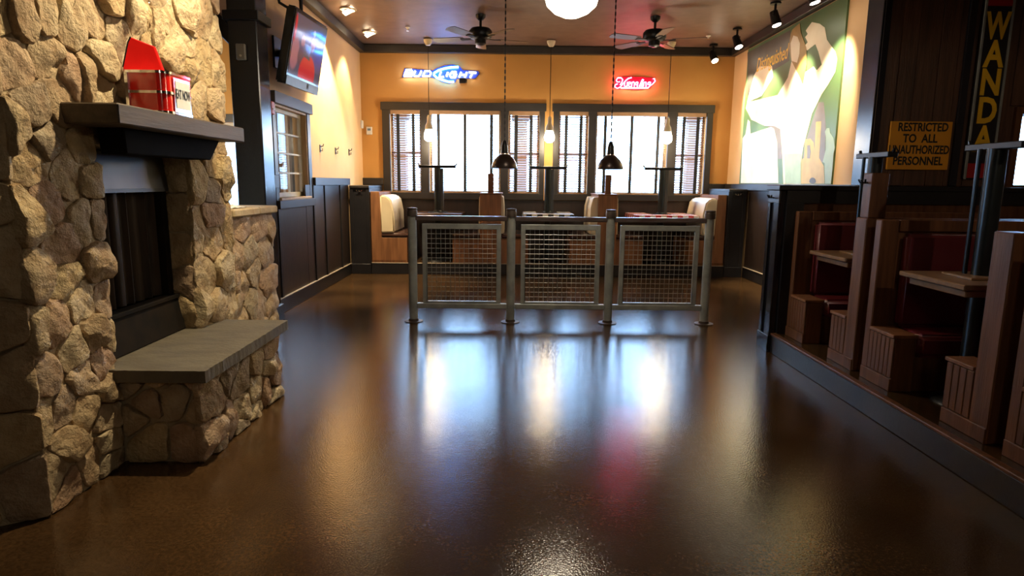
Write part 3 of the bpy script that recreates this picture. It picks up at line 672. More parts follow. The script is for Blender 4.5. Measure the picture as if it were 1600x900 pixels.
# ------------------------------------------------------------------ back booths
def cushion(x0, x1, y0, y1, z0, z1, name, m, parent, r=.03):
    return MB().box(x0, x1, y0, y1, z0, z1).build(name, m, parent, bevel=r, seg=3, smooth=50)
def backbench(x, sgn, label):
    """end bench against a side wall; x is the wall side, seat runs towards sgn"""
    T = thing('booth_bench', (x+sgn*.26, 9.7, ZK), label, 'bench', 'benches of the back booths')
    X = lambda d: x+sgn*d
    for y in (9.235, 10.09):
        MB().prism([(X(0), y, ZK), (X(.52), y, ZK), (X(.52), y, .535), (X(.15), y, .535), (X(.13), y, 1.2), (X(0), y, 1.2)], (0, .03, 0)).build('end_panel', M_wood, T, bevel=.004)
    a, c = sorted((X(0), X(.12))); MB().box(a, c, 9.265, 10.09, ZK, 1.19).build('back', M_wood, T)
    a, c = sorted((X(.12), X(.51))); MB().box(a, c, 9.266, 10.09, ZK, .53).build('seat_base', M_wood, T)
    a, c = sorted((X(.13), X(.53))); cushion(a, c, 9.225, 10.12, .54, .605, 'seat_cushion', M_seat, T, .022)
    a, c = sorted((X(.135), X(.33))); MB().prism([(X(.135), 9.225, .60), (X(.34), 9.225, .61), (X(.335), 9.225, .9), (X(.30), 9.225, 1.08), (X(.24), 9.225, 1.14), (X(.135), 9.225, 1.15)], (0, .88, 0)).build('back_cushion', M_cream, T, bevel=.02, seg=3, smooth=50)
    a, c = sorted((X(0), X(.5))); MB().box(a, c, 9.226, 9.236, ZK+.005, ZK+.05).build('toe_strip', M_wood2, T)
backbench(-2.04, 1, 'wooden bench with cream back pad against the dark panel by the left wall')
backbench(3.14, -1, 'wooden bench with cream back pad against the dark panel below the mural')
def midbench(xa, xc, pads, label):
    T = thing('booth_bench', ((xa+xc)/2, 9.7, ZK), label, 'bench', 'benches of the back booths')
    MB().box(xa, xc, 9.225, 10.1, ZK, 1.18).build('back', M_wood, T, bevel=.005)
    MB().box(xa-.01, xc+.01, 9.215, 10.1, 1.18, 1.195).build('top_cap', M_wood, T, bevel=.003)
    xm = (xa+xc)/2-.0; MB().box(xm-.042, xm+.042, 9.24, 9.30, 1.195, 1.47).build('post', M_wood2, T, bevel=.005)
    for s, e in ((-1, xa), (1, xc)):
        a, c = sorted((e, e+s*.40)); MB().box(a, c, 9.235, 10.1, ZK, .52).build('seat_base', M_wood, T, bevel=.003)
        MB().box(a, c, 9.228, 9.24, .515, .535).build('seat_edge', M_wood2, T)
        cushion(a, c, 9.23, 10.1, .536, .60, 'seat_cushion', M_seat, T, .022)
        w_ = pads[s > 0]; MB().prism([(e, 9.26, .60), (e+s*w_, 9.26, .61), (e+s*w_*.93, 9.26, 1.0), (e+s*w_*.6, 9.26, 1.14), (e, 9.26, 1.15)], (0, .82, 0)).build('back_cushion', M_cream, T, bevel=.008, seg=2, smooth=50)
midbench(-.45, -.14, (.02, .045), 'double wooden bench between the plain brown table and the black checked table')
midbench(1.27, 1.55, (.11, .02), 'double wooden bench between the black checked table and the red checked table')
def backtable(x, w, m, label):
    T = thing('booth_table', (x, 9.7, ZK), label, 'table', 'tables of the back booths')
    MB().box(x-w/2, x+w/2, 9.30, 10.12, .845, .885).build('tabletop', m, T, bevel=.006)
    MB().box(x-w/2+.05, x+w/2-.05, 9.36, 10.08, .80, .845).build('apron', M_top, T)
    p = MB().tube((x, 9.72, ZK+.02), (x, 9.72, 1.56), .05, 16).build('post', M_pole, T, smooth=40)
    MB().box(x+.04, x+.09, 9.70, 9.76, .885, 1.55).build('post_sleeve', mat('grey sleeve', (.06, .065, .07), .4), p, bevel=.004)
    MB().lathe([(.16, .885), (.15, .895), (.07, .90), (.06, .92)], (x, 9.72, 0), 20).build('collar', M_pole, p, smooth=40)
    MB().lathe([(.26, ZK), (.25, ZK+.02), (.08, ZK+.05)], (x, 9.72, 0), 20).build('foot', M_iron, T, smooth=40)
    MB().box(x-.28, x+.28, 9.67, 9.77, 1.555, 1.595).build('crossbar', M_iron, T, bevel=.004)
    for s in (-1, 1): MB().path([(x+s*.22, 9.72, 1.57), (x+s*.28, 9.72, 1.60), (x+s*.295, 9.72, 1.62)], .012).build('bar_tip', M_iron, T)
backtable(-1.12, .80, M_top, 'plain dark brown booth table with a black post and bar')
backtable(.56, .72, M_top, 'booth table with a black post under the black checked cloth')
backtable(2.30, .92, M_top, 'booth table with a black post under the red checked cloth')
def cloth(x, w, m, label):
    b = MB(); z = .8875; n = 10; x0, x1, y0, y1 = x-w/2-.012, x+w/2+.012, 9.285, 10.12
    # the cloth is slit for the post: two halves left and right of it, and overhanging front edge
    b.box(x0, x-.17, y0, y1, z, z+.006).box(x+.17, x1, y0, y1, z, z+.006).box(x-.17, x+.17, y0, 9.55, z, z+.006)
    vs = []
    for i in range(41):
        u = x0+(x1-x0)*i/40; d = .006*math.sin(i*.9)
        vs += [(u, y0+.001, z+.004), (u, y0-.006+d*.4, z-.02), (u, y0-.008+d, z-.05+.004*math.sin(i*.5))]
    b.add(vs, [(3*i+k, 3*i+3+k, 3*i+4+k, 3*i+1+k) for i in range(40) for k in (0, 1)])
    for xe, s in ((x0, -1), (x1, 1)):
        b.add([(xe, y0, z+.004), (xe, y1, z+.004), (xe+s*.01, y1, z-.05), (xe+s*.01, y0, z-.05)], [(0, 1, 2, 3)])
    o = b.build('tablecloth', m); return tag(o, label, 'tablecloth', 'checked tablecloths')
cloth(.56, .72, checkmat('black white check', (.012, .012, .012), (.85, .83, .78), 12.5), 'black and white checked cloth on the middle booth table')
cloth(2.30, .92, checkmat('red white check', (.55, .012, .018), (.85, .80, .76), 12.5), 'red and white checked cloth on the booth table near the mural')
def hook(p, n, m, name='coat_hook', parent=None):
    n = Vector(n); s = n.cross(Vector((0, 0, 1)))
    b = MB().path([p, p+n*.03, p+n*.04+Vector((0, 0, .02))], .006)
    for k in (-1, 1): b.path([p+n*.005, p+n*.03+s*k*.03, p+n*.035+s*k*.04+Vector((0, 0, .02))], .006)
    return b.build(name, m, parent)
for x0, x1, lb in ((XL+.031, -2.045, 'black panelled booth end by the left wall with a small hook'), (3.145, XR-.046, 'black panelled booth end by the right wall with a small hook')):
    T = thing('booth_end_panel', ((x0+x1)/2, 9.3, 0), lb, 'panel', 'black booth ends')
    MB().box(x0, x1, 9.2, 10.15, 0, 1.25).build('board', M_black, T); MB().box(x0, x1, 9.17, 10.15, 1.25, 1.285).build('cap', M_trim, T, bevel=.004)
    MB().box(x0, x1, 9.18, 9.2, 0, .15).build('base', M_black, T, bevel=.003); MB().box(x0, x0+.05, 9.185, 9.2, .15, 1.25).box(x1-.05, x1, 9.185, 9.2, .15, 1.25).build('stile', M_black, T, bevel=.003)
    hook(Vector(((x0+x1)/2, 9.2, 1.20)), (0, -1, 0), M_chrome, 'hook', T)

# ------------------------------------------------------------------ right booths
PW = thing('half_wall', (3.3, 5.1, 0), 'black capped half wall that closes the row of red booths', 'wall')
MB().box(2.16, 4.59, 5.01, 5.20, 0, 1.21).build('core', M_wood2, PW)
MB().box(2.125, 2.165, 5.0, 5.21, 0, 1.31).build('end_board', M_blue, PW, bevel=.004)
for a, c in ((5.0, 5.05), (5.16, 5.21)): MB().box(2.11, 2.126, a, c, .14, 1.21).build('stile', M_blue, PW, bevel=.003)
MB().box(2.11, 2.126, 5.0, 5.21, 1.21, 1.31).build('hook_board', M_trim, PW, bevel=.003); MB().box(2.10, 2.13, 4.995, 5.215, 0, .14).build('base', M_blue, PW, bevel=.004)
hook(Vector((2.11, 5.105, 1.25)), (-1, 0, 0), M_iron, 'hook', PW)
MB().box(2.166, 4.59, 4.985, 5.21, 1.21, 1.31).build('top_band', M_black, PW); MB().box(2.095, 4.59, 4.97, 5.23, 1.31, 1.35).build('cap', M_black, PW, bevel=.005)
MB().box(2.166, 2.30, 4.975, 5.01, ZK, 1.21).build('corner_board', M_black, PW)
# plank boards of the wall over it
x = 2.795; i = 0
while x < 4.58:
    wd = (.15, .13, .17, .14)[i % 4]; i += 1; x2 = min(x+wd, 4.59)
    lo = 1.355
    if x2 > PWH[0]-.05:
        MB().box(x, x2-.004, 5.0, 5.02, PWH[3]+.06, ZC-.02).build('plank', M_plank, wp, bevel=.002)
    else: MB().box(x, x2-.004, 5.0+.003*(i % 2), 5.02, lo, ZC-.02).build('plank', M_plank, wp, bevel=.002)
    x = x2
MB().box(2.775, 2.79, 4.99, 5.21, 1.355, ZC-.02).box(2.79, 2.84, 4.985, 5.0, 1.355, ZC-.02).build('corner_trim', M_blue, wp, bevel=.003)
MB().box(3.42, 3.475, 4.975, 5.0, 1.355, ZC-.02).build('upright_trim', M_blue, wp, bevel=.003)
X0, X1 = 2.25, 3.75
def bead(y0, y1, z0, z1, parent, x=X0):
    n = max(1, round((y1-y0)/.045)); w_ = (y1-y0)/n; o = None
    for i in range(n):
        if o is None: o = MB().box(x-.012, x, y0+.0015, y0+w_-.0015, z0, z1).build('beadboard_strip', M_wood2, parent, bevel=.003)
        else: copyat(o, (0, w_*i, 0))
def rbench(yb, s, label, top=1.15, post=None):
    """bench along x; yb = plane of its back, seat runs towards s along y"""
    T = thing('red_booth_bench', ((X0+X1)/2, yb+s*.15, ZK), label, 'bench', 'red vinyl booth benches')
    def Y(d0, d1): return sorted((yb+s*d0, yb+s*d1))
    pd = .06 if s < 0 else .12
    a, c = Y(0, .05); MB().box(X0, X1, a, c, ZK, top-.02).build('back', M_wood2, T, bevel=.004)
    a, c = Y(-.005, pd); MB().box(X0-.01, X0+.10, a, c, ZK, top).build('end_post', M_wood2, T, bevel=.006)
    a, c = Y(0, .07); MB().box(X0+.10, X1, a, c, top-.07, top).build('top_rail', M_wood2, T, bevel=.005)
    a, c = Y(pd, .31); MB().box(X0, X0+.12, a, c, ZK, .475).build('arm_block', M_wood2, T, bevel=.003)
    MB().box(X0-.018, X0+.13, a, c+(.012 if s > 0 else 0), .475, .495).build('arm_cap', M_wood, T, bevel=.003)
    bead(a, c, ZK+.08, .47, T); a2, c2 = Y(0, .31); MB().box(X0-.016, X0, a2, c2, ZK, ZK+.075).build('toe_board', M_wood2, T, bevel=.003)
    a, c = Y(.05, .29); MB().box(X0+.12, X1, a, c, ZK, .36).build('seat_base', M_wood2, T)
    a, c = Y(.06, .33); cushion(X0+.125, X1, a, c, .36, .50, 'seat_cushion', M_red, T, .03)
    a, c = Y(.05, .115); cushion(X0+.125, X1, a, c, .50, top-.08, 'back_cushion', M_red, T, .022)
    if post:
        a, c = Y(0, .10); MB().box(X0, X0+.11, a, c, top, post).build('upper_post', M_wood2, T, bevel=.005)
        hook(Vector((X0, (a+c)/2, post-.06)), (-1, 0, 0), M_iron, 'hook', T)
    return T
rbench(4.985, -1, 'red vinyl bench backed onto the black half wall')
rbench(3.98, 1, 'red vinyl bench facing the half wall, with a tall end post', post=1.43)
rbench(3.87, -1, 'red vinyl bench whose back is crossed by the table post before the yellow lettering')
rbench(2.80, 1, 'red vinyl bench facing the half wall, the second from it, without a tall post')
rbench(2.69, -1, 'red vinyl bench at the end of the row farthest from the half wall')
def rtable(y0, y1, py, label):
    T = thing('booth_table', (2.8, (y0+y1)/2, ZK), label, 'table', 'tables of the red booths')
    zt = .865
    MB().box(2.27, 3.6, y0, y1, zt-.028, zt).build('tabletop', M_rtop, T, bevel=.005); MB().box(2.31, 3.55, y0+.04, y1-.04, zt-.07, zt-.035).build('under_slab', M_rtop, T, bevel=.005)
    MB().box(2.30, 3.5, y0+.05, y1-.05, zt-.036, zt-.027).build('spacer', M_black, T)
    MB().box(2.42, 2.72, py-.12, py+.12, zt, zt+.015).build('post_plate', M_rtop, T, bevel=.004)
    p = MB().tube((2.555, py, ZK+.01), (2.555, py, 1.55), .047, 18).build('post', M_pole, T, smooth=40)
    MB().tube((2.50, py+.05, zt+.015), (2.50, py+.05, 1.55), .012, 8).build('conduit', M_pole, p)
    MB().lathe([(.17, ZK), (.16, ZK+.015), (.06, ZK+.05)], (2.555, py, 0), 20).build('foot', M_iron, T, smooth=40)
    MB().box(2.52, 2.59, py-.2, py+.2, 1.545, 1.58).build('crossbar', M_iron, T, bevel=.004)
    for s in (-1, 1): MB().path([(2.555, py+s*.16, 1.56), (2.555, py+s*.2, 1.58), (2.555, py+s*.21, 1.60)], .011).build('bar_tip', M_iron, T)
rtable(4.24, 4.76, 4.50, 'tan wooden booth table next to the black half wall')
rtable(3.10, 3.64, 3.38, 'tan wooden booth table with its post passing before the yellow lettering')

# signs on the plank wall
SG = thing('restricted_sign', (3.15, 4.985, 1.48), 'yellow sign reading restricted to all unauthorized personnel on the plank wall', 'sign')
MB().box(2.915, 3.39, 4.975, 4.995, 1.478, 1.842).build('board', M_yel, SG, bevel=.003)
for k, (t_, sx) in enumerate((('RESTRICTED', .90), ('TO  ALL', .95), ('UNAUTHORIZED', .78), ('PERSONNEL', .92))):
    text_mesh('lettering', t_, M_ink, SG, .088, frame((3.155+(.01 if k == 0 else -.004), 4.9745, 1.797-k*.085), (1, 0, 0), (0, 0, 1)), .0006, sx=sx*.88, bold=.0025)
WS = thing('wanda_sign', (3.63, 4.985, 1.42), 'tall black sign with yellow letters stacked to read wanda', 'sign')
MB().box(3.515, 3.735, 4.965, 4.995, 1.41, 2.95).build('board', M_black, WS, bevel=.004)
MB().box(3.515, 3.53, 4.957, 4.965, 1.41, 2.95).box(3.72, 3.735, 4.957, 4.965, 1.41, 2.95).build('metal_edge', M_steel, WS)
MB().box(3.535, 3.715, 4.960, 4.966, 1.42, 1.53).build('red_foot', M_signred, WS); MB().box(3.535, 3.715, 4.960, 4.966, 2.68, 2.93).build('red_head', M_signred, WS)
for k, ch in enumerate('WANDA'):
    p = P(1550-k*4.5, 42+k*44.2, y=4.96)
    text_mesh('letter', ch, M_yel2, WS, .265, frame((3.627, 4.961, p.z), (1, 0, 0), (0, 0, 1)), .002, sx=(.62 if ch == 'W' else .78), bold=.008)

# ------------------------------------------------------------------ mural
MU = thing('mural', (XR-.02, 8.2, 1.36), 'large green mural of a person flexing bare arms over a truck and silo', 'mural')
M_mg = mat('mural green', (.10, .19, .075), .45, c2=(.075, .15, .06), scale=.8)
def flat(name, pts, m, d):
    vs = [P(x, y, x=XR-d) for x, y in pts]
    return MB().prism(vs, (.0015, 0, 0)).build(name, m, MU)
c = [P(1166.5, 79, x=XR-.02), P(1326.5, 2, x=XR-.02), P(1303, 289, x=XR-.02), P(1158, 289, x=XR-.02)]
yl, yr = 9.60, 6.84
MB().box(XR-.02, XR, yr, yl, 1.362, 3.285).build('panel', M_mg, MU)
M_m1 = mat('print dusk grey', (.085, .075, .06), .5); M_m2 = mat('print skin', (.86, .78, .60), .5, c2=(.82, .72, .54)); M_m3 = mat('print hair', (.42, .27, .08), .5)
M_m4 = mat('print white', (.75, .78, .72), .5); M_m5 = mat('print truck yellow', (.55, .38, .12), .5); M_m6 = mat('print pale green', (.35, .48, .36), .5); M_m7 = mat('print grey violet', (.20, .18, .18), .5)
A_ = lambda q: [(1150+x/6.92, 20+y/6.92) for x, y in q]; B_ = lambda q: [(1150+x/6.205, 150+y/6.205) for x, y in q]
flat('print_sky', [(1168,82),(1235,47),(1233,95),(1200,115),(1168,150)], M_m1, .0215)
flat('print_road', B_([(800,60),(690,400),(640,640),(860,640),(870,300),(850,60)]), M_m7, .0215)
flat('print_shade', B_([(300,290),(380,290),(430,320),(447,610),(405,610),(400,450),(370,330)]), M_m7, .0222)
flat('print_tower', B_([(45,845),(65,410),(92,370),(115,230),(135,250),(140,365),(340,300),(370,320),(398,450),(410,845)]), M_m4, .0228)
flat('print_truck', B_([(628,850),(632,620),(660,600),(668,420),(720,412),(750,450),(762,520),(775,250),(825,245),(822,330),(805,600),(850,680),(858,850)]), M_m5, .0228)
flat('print_window', B_([(690,480),(715,475),(725,540),(715,605),(690,605)]), M_m7, .0245)
flat('print_wheel', B_([(742+32*math.cos(i*math.pi/8), 830+40*math.sin(i*math.pi/8)*(1 if math.sin(i*math.pi/8) < 0 else .45)) for i in range(16)]), M_m1, .0245)
flat('print_worker', B_([(862,850),(858,650),(840,640),(870,520),(872,400),(862,345),(880,312),(905,310),(910,355),(945,410),(958,500),(945,560),(935,700),(920,850)]), M_m6, .0230)
flat('print_figure', [(1268.5,34.5),(1280.8,37),(1288.7,43),(1292,62),(1305,80.7),(1308,92),(1305,112.5),(1294.5,131),(1284,147),(1269,177),(1261,208),(1255,230.6),(1251.5,255),(1251,287.5),
     (1224,287.5),(1222.5,246.7),(1219,201.6),(1209.6,196.7),(1195,196.7),(1174,187),(1165,169),(1167.7,159.7),(1203,151.6),(1215,148.6),(1231,121),(1237,95),(1250,112),(1260,112),(1271,104),(1276,110),(1284,101),
     (1278.6,80.7),(1274,69),(1261,79),(1257.7,71),(1262,66),(1258,58),(1262,53),(1259,48),(1261,44.6)], M_m2, .0236)
flat('print_hair', A_([(570,380),(590,230),(610,180),(690,110),(700,210),(760,380),(765,560),(720,780),(690,700),(600,520)]), M_m3, .0250)
flat('print_face', A_([(590,330),(620,245),(665,260),(690,330),(685,440),(660,540),(600,520)]), M_m2, .0258)
flat('print_trousers', B_([(475,850),(470,560),(630,560),(628,850)]), M_m6, .0250)
flat('print_hand', [(1167,160),(1178,118),(1186,104),(1206,103),(1208,120),(1190,150)], M_m2, .0232)
pt = P(1205, 93, x=XR-.023)
text_mesh('print_lettering', 'Distinguished', M_yel2, MU, .26, frame((XR-.0235, pt.y, pt.z), (0, -1, 0), (0, 0, 1)), .0006, sx=.72, shear=.25, bold=.002)

# ------------------------------------------------------------------ neon signs
def neon(name, label, back, mback, strokes, org, sc, y=YB-.06):
    ox, oy = org; T = None
    C = lambda q, yy: [P(ox+x/sc, oy+z/sc, y=yy) for x, z in q]
    b0 = C(back, YB-.02); T = thing(name, tuple(b0[0]), label, 'neon sign')
    MB().prism(b0, (0, .018, 0)).build('backing', mback, T)
    for q, m, r in strokes: MB().path(C(q, y), r, 6).build('neon_tube', m, T, smooth=60)
    return T
W_, Bl = M_nwhite, M_nblue; r = .0125
bl_strokes = [([(130,330),(170,220),(265,220),(280,250),(250,272),(275,295),(262,330),(130,330)], W_, r), ([(150,272),(250,272)], W_, r), ([(185,240),(160,310),(250,310)], W_, r*.8),
 ([(330,235),(300,305),(320,335),(385,335),(408,310),(440,235)], W_, r), ([(465,333),(500,243),(585,243),(612,272),(585,330),(465,333)], W_, r),
 ([(790,250),(755,345),(840,345)], W_, r), ([(912,260),(885,338)], W_, r), ([(1065,258),(985,258),(945,305),(960,350),(1045,350),(1065,305),(1010,305)], W_, r),
 ([(1150,258),(1112,352)], W_, r), ([(1250,262),(1213,356)], W_, r), ([(1130,305),(1232,308)], W_, r), ([(1285,263),(1415,270)], W_, r), ([(1350,268),(1310,360)], W_, r),
 ([(1100,168),(960,175),(850,195),(740,230),(668,275),(662,310),(720,365),(820,402),(920,430),(1020,432)], Bl, .015)]
T = neon('blue_neon_sign', 'white and blue neon reading bud light on the amber back wall', [(95,350),(140,195),(290,200),(420,215),(590,220),(640,235),(700,200),(850,145),(1000,128),(1110,150),(1180,225),(1450,240),(1480,285),(1400,372),(1070,372),(1040,442),(930,462),(800,430),(690,365),(610,350)], M_nback, bl_strokes, (620, 90), 11.43)
a = P(620+1120/11.43, 90+370/11.43, y=YB-.02); c = P(620+1250/11.43, 90+462/11.43, y=YB-.02); MB().box(a.x, c.x, YB-.07, YB-.005, c.z, a.z).build('transformer', M_black, T, bevel=.004)
r = .0065; Rn = M_nred
yu = [([(375,365),(310,370),(285,320),(330,265),(410,265),(450,310),(430,370),(385,440)], Rn, r), ([(670,260),(590,280),(520,340),(450,420),(380,500),(310,530),(250,490),(270,430),(320,420)], Rn, r),
 ([(500,370),(490,470),(525,490),(560,450),(565,370),(560,480)], Rn, r), ([(590,430),(640,415),(635,370),(595,375),(585,440),(610,485),(650,475)], Rn, r), ([(670,485),(680,370),(675,400),(720,362),(742,395),(735,485)], Rn, r),
 ([(820,372),(775,380),(765,430),(800,450),(828,372),(812,500),(770,530)], Rn, r), ([(860,485),(900,400),(945,300),(970,310),(905,420),(885,485)], Rn, r), ([(940,380),(925,485)], Rn, r), ([(960,485),(985,372),(1030,370),(1030,485)], Rn, r),
 ([(1130,372),(1085,380),(1075,430),(1115,445),(1145,372),(1115,490),(1060,515)], Rn, r), ([(1110,480),(1200,415),(1258,350),(1245,285),(1205,290)], Rn, r), ([(400,515),(640,518),(1090,515)], M_nwhite, r)]
neon('red_neon_sign', 'pink red neon script reading yuengling on the amber back wall', [(245,300),(420,240),(700,235),(850,240),(1180,260),(1270,280),(1270,360),(1120,540),(820,570),(260,540)], M_nback2, yu, (945, 105), 16)

# ------------------------------------------------------------------ hanging lamps
for x, y, lb in ((-1.24, 9.72, 'bright pendant bulb hanging over the plain brown booth table'), (.57, 9.72, 'bright pendant bulb hanging over the black checked table'), (2.34, 9.72, 'bright pendant bulb hanging over the red checked table'), (-3.9, 6.9, 'added pendant bulb out of view in the side room behind the chimney')):  # last bulb is an unseen addition that lights the side room wall
    T = thing('bulb_pendant', (x, y, 1.93), lb, 'lamp', 'bulb pendants on cords')
    MB().lathe([(.0, ZC-.10), (.035, ZC-.095), (.06, ZC-.05), (.065, ZC-.016)], (x, y, 0), 18).build('canopy', M_cream2, T, smooth=40)
    MB().tube((x, y, 2.32), (x, y, ZC-.09), .005, 6).build('cord', M_iron, T)
    MB().lathe([(.018, 2.33), (.03, 2.30), (.03, 2.23), (.055, 2.18), (.064, 2.12), (.055, 2.115)], (x, y, 0), 18).build('socket', M_cream2, T, smooth=40)
    MB().lathe([(.0, 1.945), (.04, 1.95), (.070, 1.98), (.078, 2.02), (.068, 2.07), (.05, 2.12)], (x, y, 0), 18).build('bulb', M_bulb, T, smooth=60)
    point('bulb_light', (x, y, 1.90), 14 if x > -3 else 45, T, (1, .80, .52), .06)
for x, y, dz, lb in ((-.075, 7.0, 0, 'dark dome pendant hanging on a chain over the railing, nearer the television'), (1.08, 7.0, 0, 'dark dome pendant hanging on a chain over the railing, nearer the mural'), (2.9, 1.75, .8, 'added lit dome pendant out of view over the last red booth')):
    T = thing('dome_pendant', (x, y, 1.5+dz), lb, 'lamp', 'dome pendants on chains')
    MB().lathe([(.14, 1.50), (.142, 1.515), (.13, 1.56), (.105, 1.60), (.07, 1.635), (.045, 1.65), (.04, 1.645), (.066, 1.628), (.10, 1.592), (.124, 1.555), (.136, 1.503)], (x, y, dz), 28).build('shade', mat('oiled bronze', (.035, .022, .02), .3, .6), T, smooth=50)
    MB().lathe([(.046, 1.65), (.046, 1.66), (.040, 1.665), (.036, 1.74), (.02, 1.79), (.008, 1.80)], (x, y, dz), 18).build('neck', M_iron, T, smooth=40)
    MB().lathe([(.048, 1.645), (.050, 1.652), (.048, 1.66)], (x, y, dz), 18).build('ring', M_chrome, T, smooth=40)
    b = MB(); z = 1.8+dz; k = 0
    while z < ZC-.05:
        if k % 2: b.box(x-.008, x+.008, y-.003, y+.003, z, z+.04)
        else: b.box(x-.003, x+.003, y-.008, y+.008, z, z+.04)
        z += .033; k += 1
    b.build('chain', M_iron, T); MB().lathe([(.0, ZC-.05), (.06, ZC-.045), (.065, ZC-.016)], (x, y, 0), 16).build('canopy', M_iron, T, smooth=40)
    MB().lathe([(.0, 1.53), (.03, 1.54), (.035, 1.57), (.02, 1.62)], (x, y, dz), 12).build('bulb', M_cream2 if y > 5 else M_bulb, T, smooth=60)
    if y < 5: point('added_booth_light', (x, y, 1.512+dz), 60, T, (1, .80, .55), .03)  # unseen dome pendant, added to light the red booths
for gx, gy, lb in ((.44, 5.0, 'large glowing white schoolhouse globe hanging between the fireplace and the railing'), (.44, -1.6, 'added white schoolhouse globe out of view by the front wall')):  # second globe is unseen, added as fill behind the camera
    GL = thing('globe_pendant', (gx, gy, 2.57), lb, 'lamp', 'schoolhouse globe pendants')
    MB().lathe([(.0, 2.575), (.06, 2.58), (.13, 2.61), (.185, 2.66), (.20, 2.71), (.205, 2.76), (.17, 2.84), (.09, 2.89), (.075, 2.93)], (gx, gy, 0), 32).build('globe', M_globe, GL, smooth=60)
    MB().lathe([(.08, 2.925), (.085, 2.95), (.03, 2.98), (.014, 3.0), (.014, ZC-.05), (.07, ZC-.04), (.075, ZC-.016)], (gx, gy, 0), 20).build('stem', M_iron, GL, smooth=40)
    point('globe_light', (gx, gy, 2.50), 30 if gy > 0 else 4, GL, (1, .84, .62), .16)
# ceiling fans
for x, rot, lb in ((-.40, .35, 'dark ceiling fan near the blue neon'), (1.78, 1.0, 'dark ceiling fan near the red neon')):
    y = 8.3; T = thing('ceiling_fan', (x, y, 3.0), lb, 'fan', 'ceiling fans')
    MB().lathe([(.065, ZC-.015), (.06, ZC-.05), (.03, ZC-.08), (.016, ZC-.085), (.016, 3.24)], (x, y, 0), 18).build('downrod', M_iron, T, smooth=40)
    MB().lathe([(.05, 3.25), (.12, 3.24), (.145, 3.21), (.145, 3.15), (.12, 3.12), (.07, 3.11), (.07, 3.06), (.03, 3.04), (.0, 3.04)], (x, y, 0), 24).build('motor', M_iron, T, smooth=40)
    for k in range(5):
        a = rot+k*2*math.pi/5; u = Vector((math.cos(a), math.sin(a), 0)); v = Vector((-math.sin(a), math.cos(a), .16)); c0 = Vector((x, y, 3.125))
        bl_ = MB().prism([c0+u*.22-v*.05, c0+u*.32-v*.065, c0+u*.60-v*.07, c0+u*.63-v*.03, c0+u*.63+v*.03, c0+u*.60+v*.07, c0+u*.32+v*.065, c0+u*.22+v*.05], (0, 0, .008)).build('blade', M_blade, T)
        MB().prism([c0+u*.10-v*.015, c0+u*.26-v*.03, c0+u*.26+v*.03, c0+u*.10+v*.015], (0, 0, -.008)).build('blade_iron', M_iron, bl_)
# track spots on the mural
targets = [(9.2, 2.2), (8.55, 2.15), (7.75, 2.2), (7.0, 2.3)]
MB_y = [9.86, 8.85, 7.62, 6.7]
lbs = ['black ceiling spotlight nearest the back wall, lens lit', 'black ceiling spotlight over the lettering of the mural', 'black ceiling spotlight over the head of the mural figure', 'black ceiling spotlight at the end of the mural by the plank wall']
for k, yy in enumerate(MB_y):
    x = 3.0; T = thing('mural_spotlight', (x, yy, 3.05), lbs[k], 'spotlight', 'spotlights aimed at the mural')
    MB().lathe([(.06, ZC-.015), (.06, ZC-.035), (.0, ZC-.035)], (x, yy, 0), 14).tube((x, yy, 3.28), (x, yy, ZC-.03), .014).build('mount', M_iron, T, smooth=40)
    tg = Vector((XR, targets[k][0], targets[k][1])); c0 = Vector((x, yy, 3.25)); d = (tg-c0).normalized(); d2 = Vector((d.x*.55, d.y*.5-.25, d.z)).normalized()
    MB().tube(c0-d2*.06, c0+d2*.10, .045, 16, .055).build('can', M_iron, T, smooth=40)
    MB().tube(c0+d2*.101, c0+d2*.104, .047, 16).build('lens', M_lens, T)
    s = d2.cross(Vector((0, 0, 1))).normalized(); MB().tube(c0-s*.05, c0+s*.05, .01).tube(c0-s*.05, c0-s*.05+Vector((0, 0, .06)), .008).tube(c0+s*.05, c0+s*.05+Vector((0, 0, .06)), .008).build('yoke', M_iron, T)
    spot('mural_light', c0+d2*.12, tg, 190, 62, T, (1, .84, .56), .6)
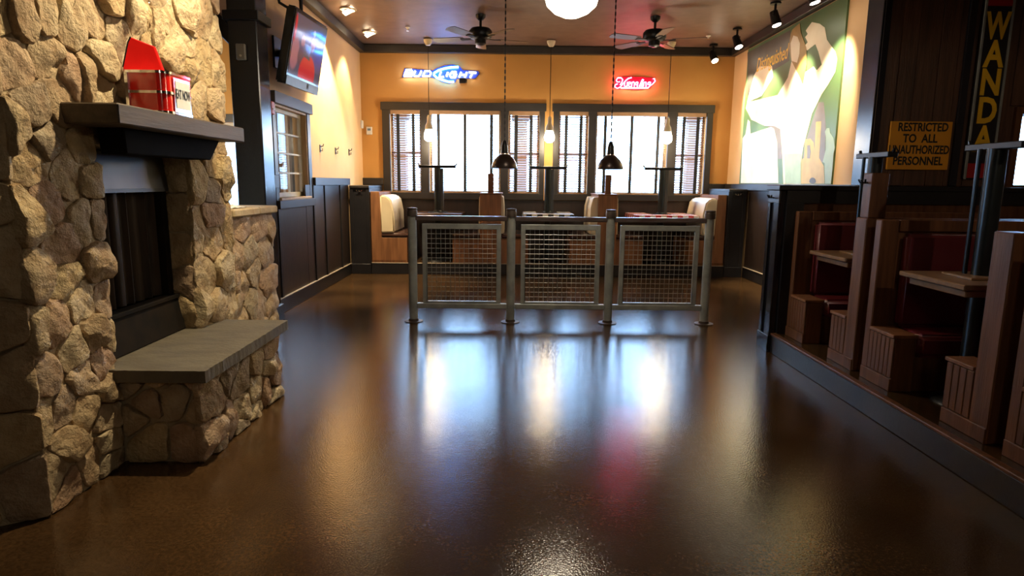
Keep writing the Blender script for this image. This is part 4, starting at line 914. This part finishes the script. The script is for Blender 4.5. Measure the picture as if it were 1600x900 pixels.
# wall washers on the left
for k, (x, y, lb) in enumerate(((-2.0, 8.12, 'lit recessed ceiling light by the television'), (-2.0, 9.3, 'lit recessed ceiling light by the back left corner'))):
    T = thing('recessed_light', (x, y, ZC-.03), lb, 'light', 'recessed lights by the left wall')
    MB().lathe([(.10, ZC-.014), (.10, ZC-.022), (.075, ZC-.03), (.07, ZC-.014)], (x, y, 0), 20).build('trim_ring', M_cream2, T, smooth=40)
    MB().prism([(x+.06, y-.06, ZC-.016), (x+.06, y+.06, ZC-.016), (x-.05, y+.05, ZC-.075), (x-.05, y-.05, ZC-.075)], (-.012, 0, .012)).build('lens', M_rec, T)
    spot('wash_light', (x, y, ZC-.09), (XL, y+(.15 if k == 0 else -.2), 1.8), (420, 90)[k], 80, T, (1, .80, .48), .5)
T = thing('chimney_spotlight', (-.92, 3.3, 3.2), 'black ceiling spotlight aimed at the stone fireplace', 'spotlight')
MB().lathe([(.06, ZC-.015), (.06, ZC-.035), (.0, ZC-.035)], (-.92, 3.4, 0), 14).tube((-.92, 3.4, 3.3), (-.92, 3.4, ZC-.03), .014).build('mount', M_iron, T)
c0 = Vector((-.92, 3.4, 3.28)); d = (Vector((-1.85, 3.1, 1.6))-c0).normalized(); MB().tube(c0-d*.06, c0+d*.10, .045, 16, .055).build('can', M_iron, T); MB().tube(c0+d*.101, c0+d*.104, .047, 16).build('lens', M_lens, T)
spot('chimney_light', c0+d*.12, (-1.85, 3.15, 1.75), 190, 100, T, (1, .80, .50), .6, .03)
# sprinklers
for x, y, lb in ((-1.42, 9.0, 'small white ceiling sprinkler near the recessed lights'), (2.75, 9.3, 'small white ceiling sprinkler near the mural spotlights')):
    T = thing('ceiling_sprinkler', (x, y, ZC-.06), lb, 'sprinkler', 'ceiling sprinklers')
    MB().lathe([(.035, ZC-.014), (.03, ZC-.022), (.012, ZC-.03), (.010, ZC-.055)], (x, y, 0), 12).build('body', M_white, T, smooth=40); MB().lathe([(.022, ZC-.06), (.022, ZC-.056)], (x, y, 0), 12).build('deflector', M_chrome, T)
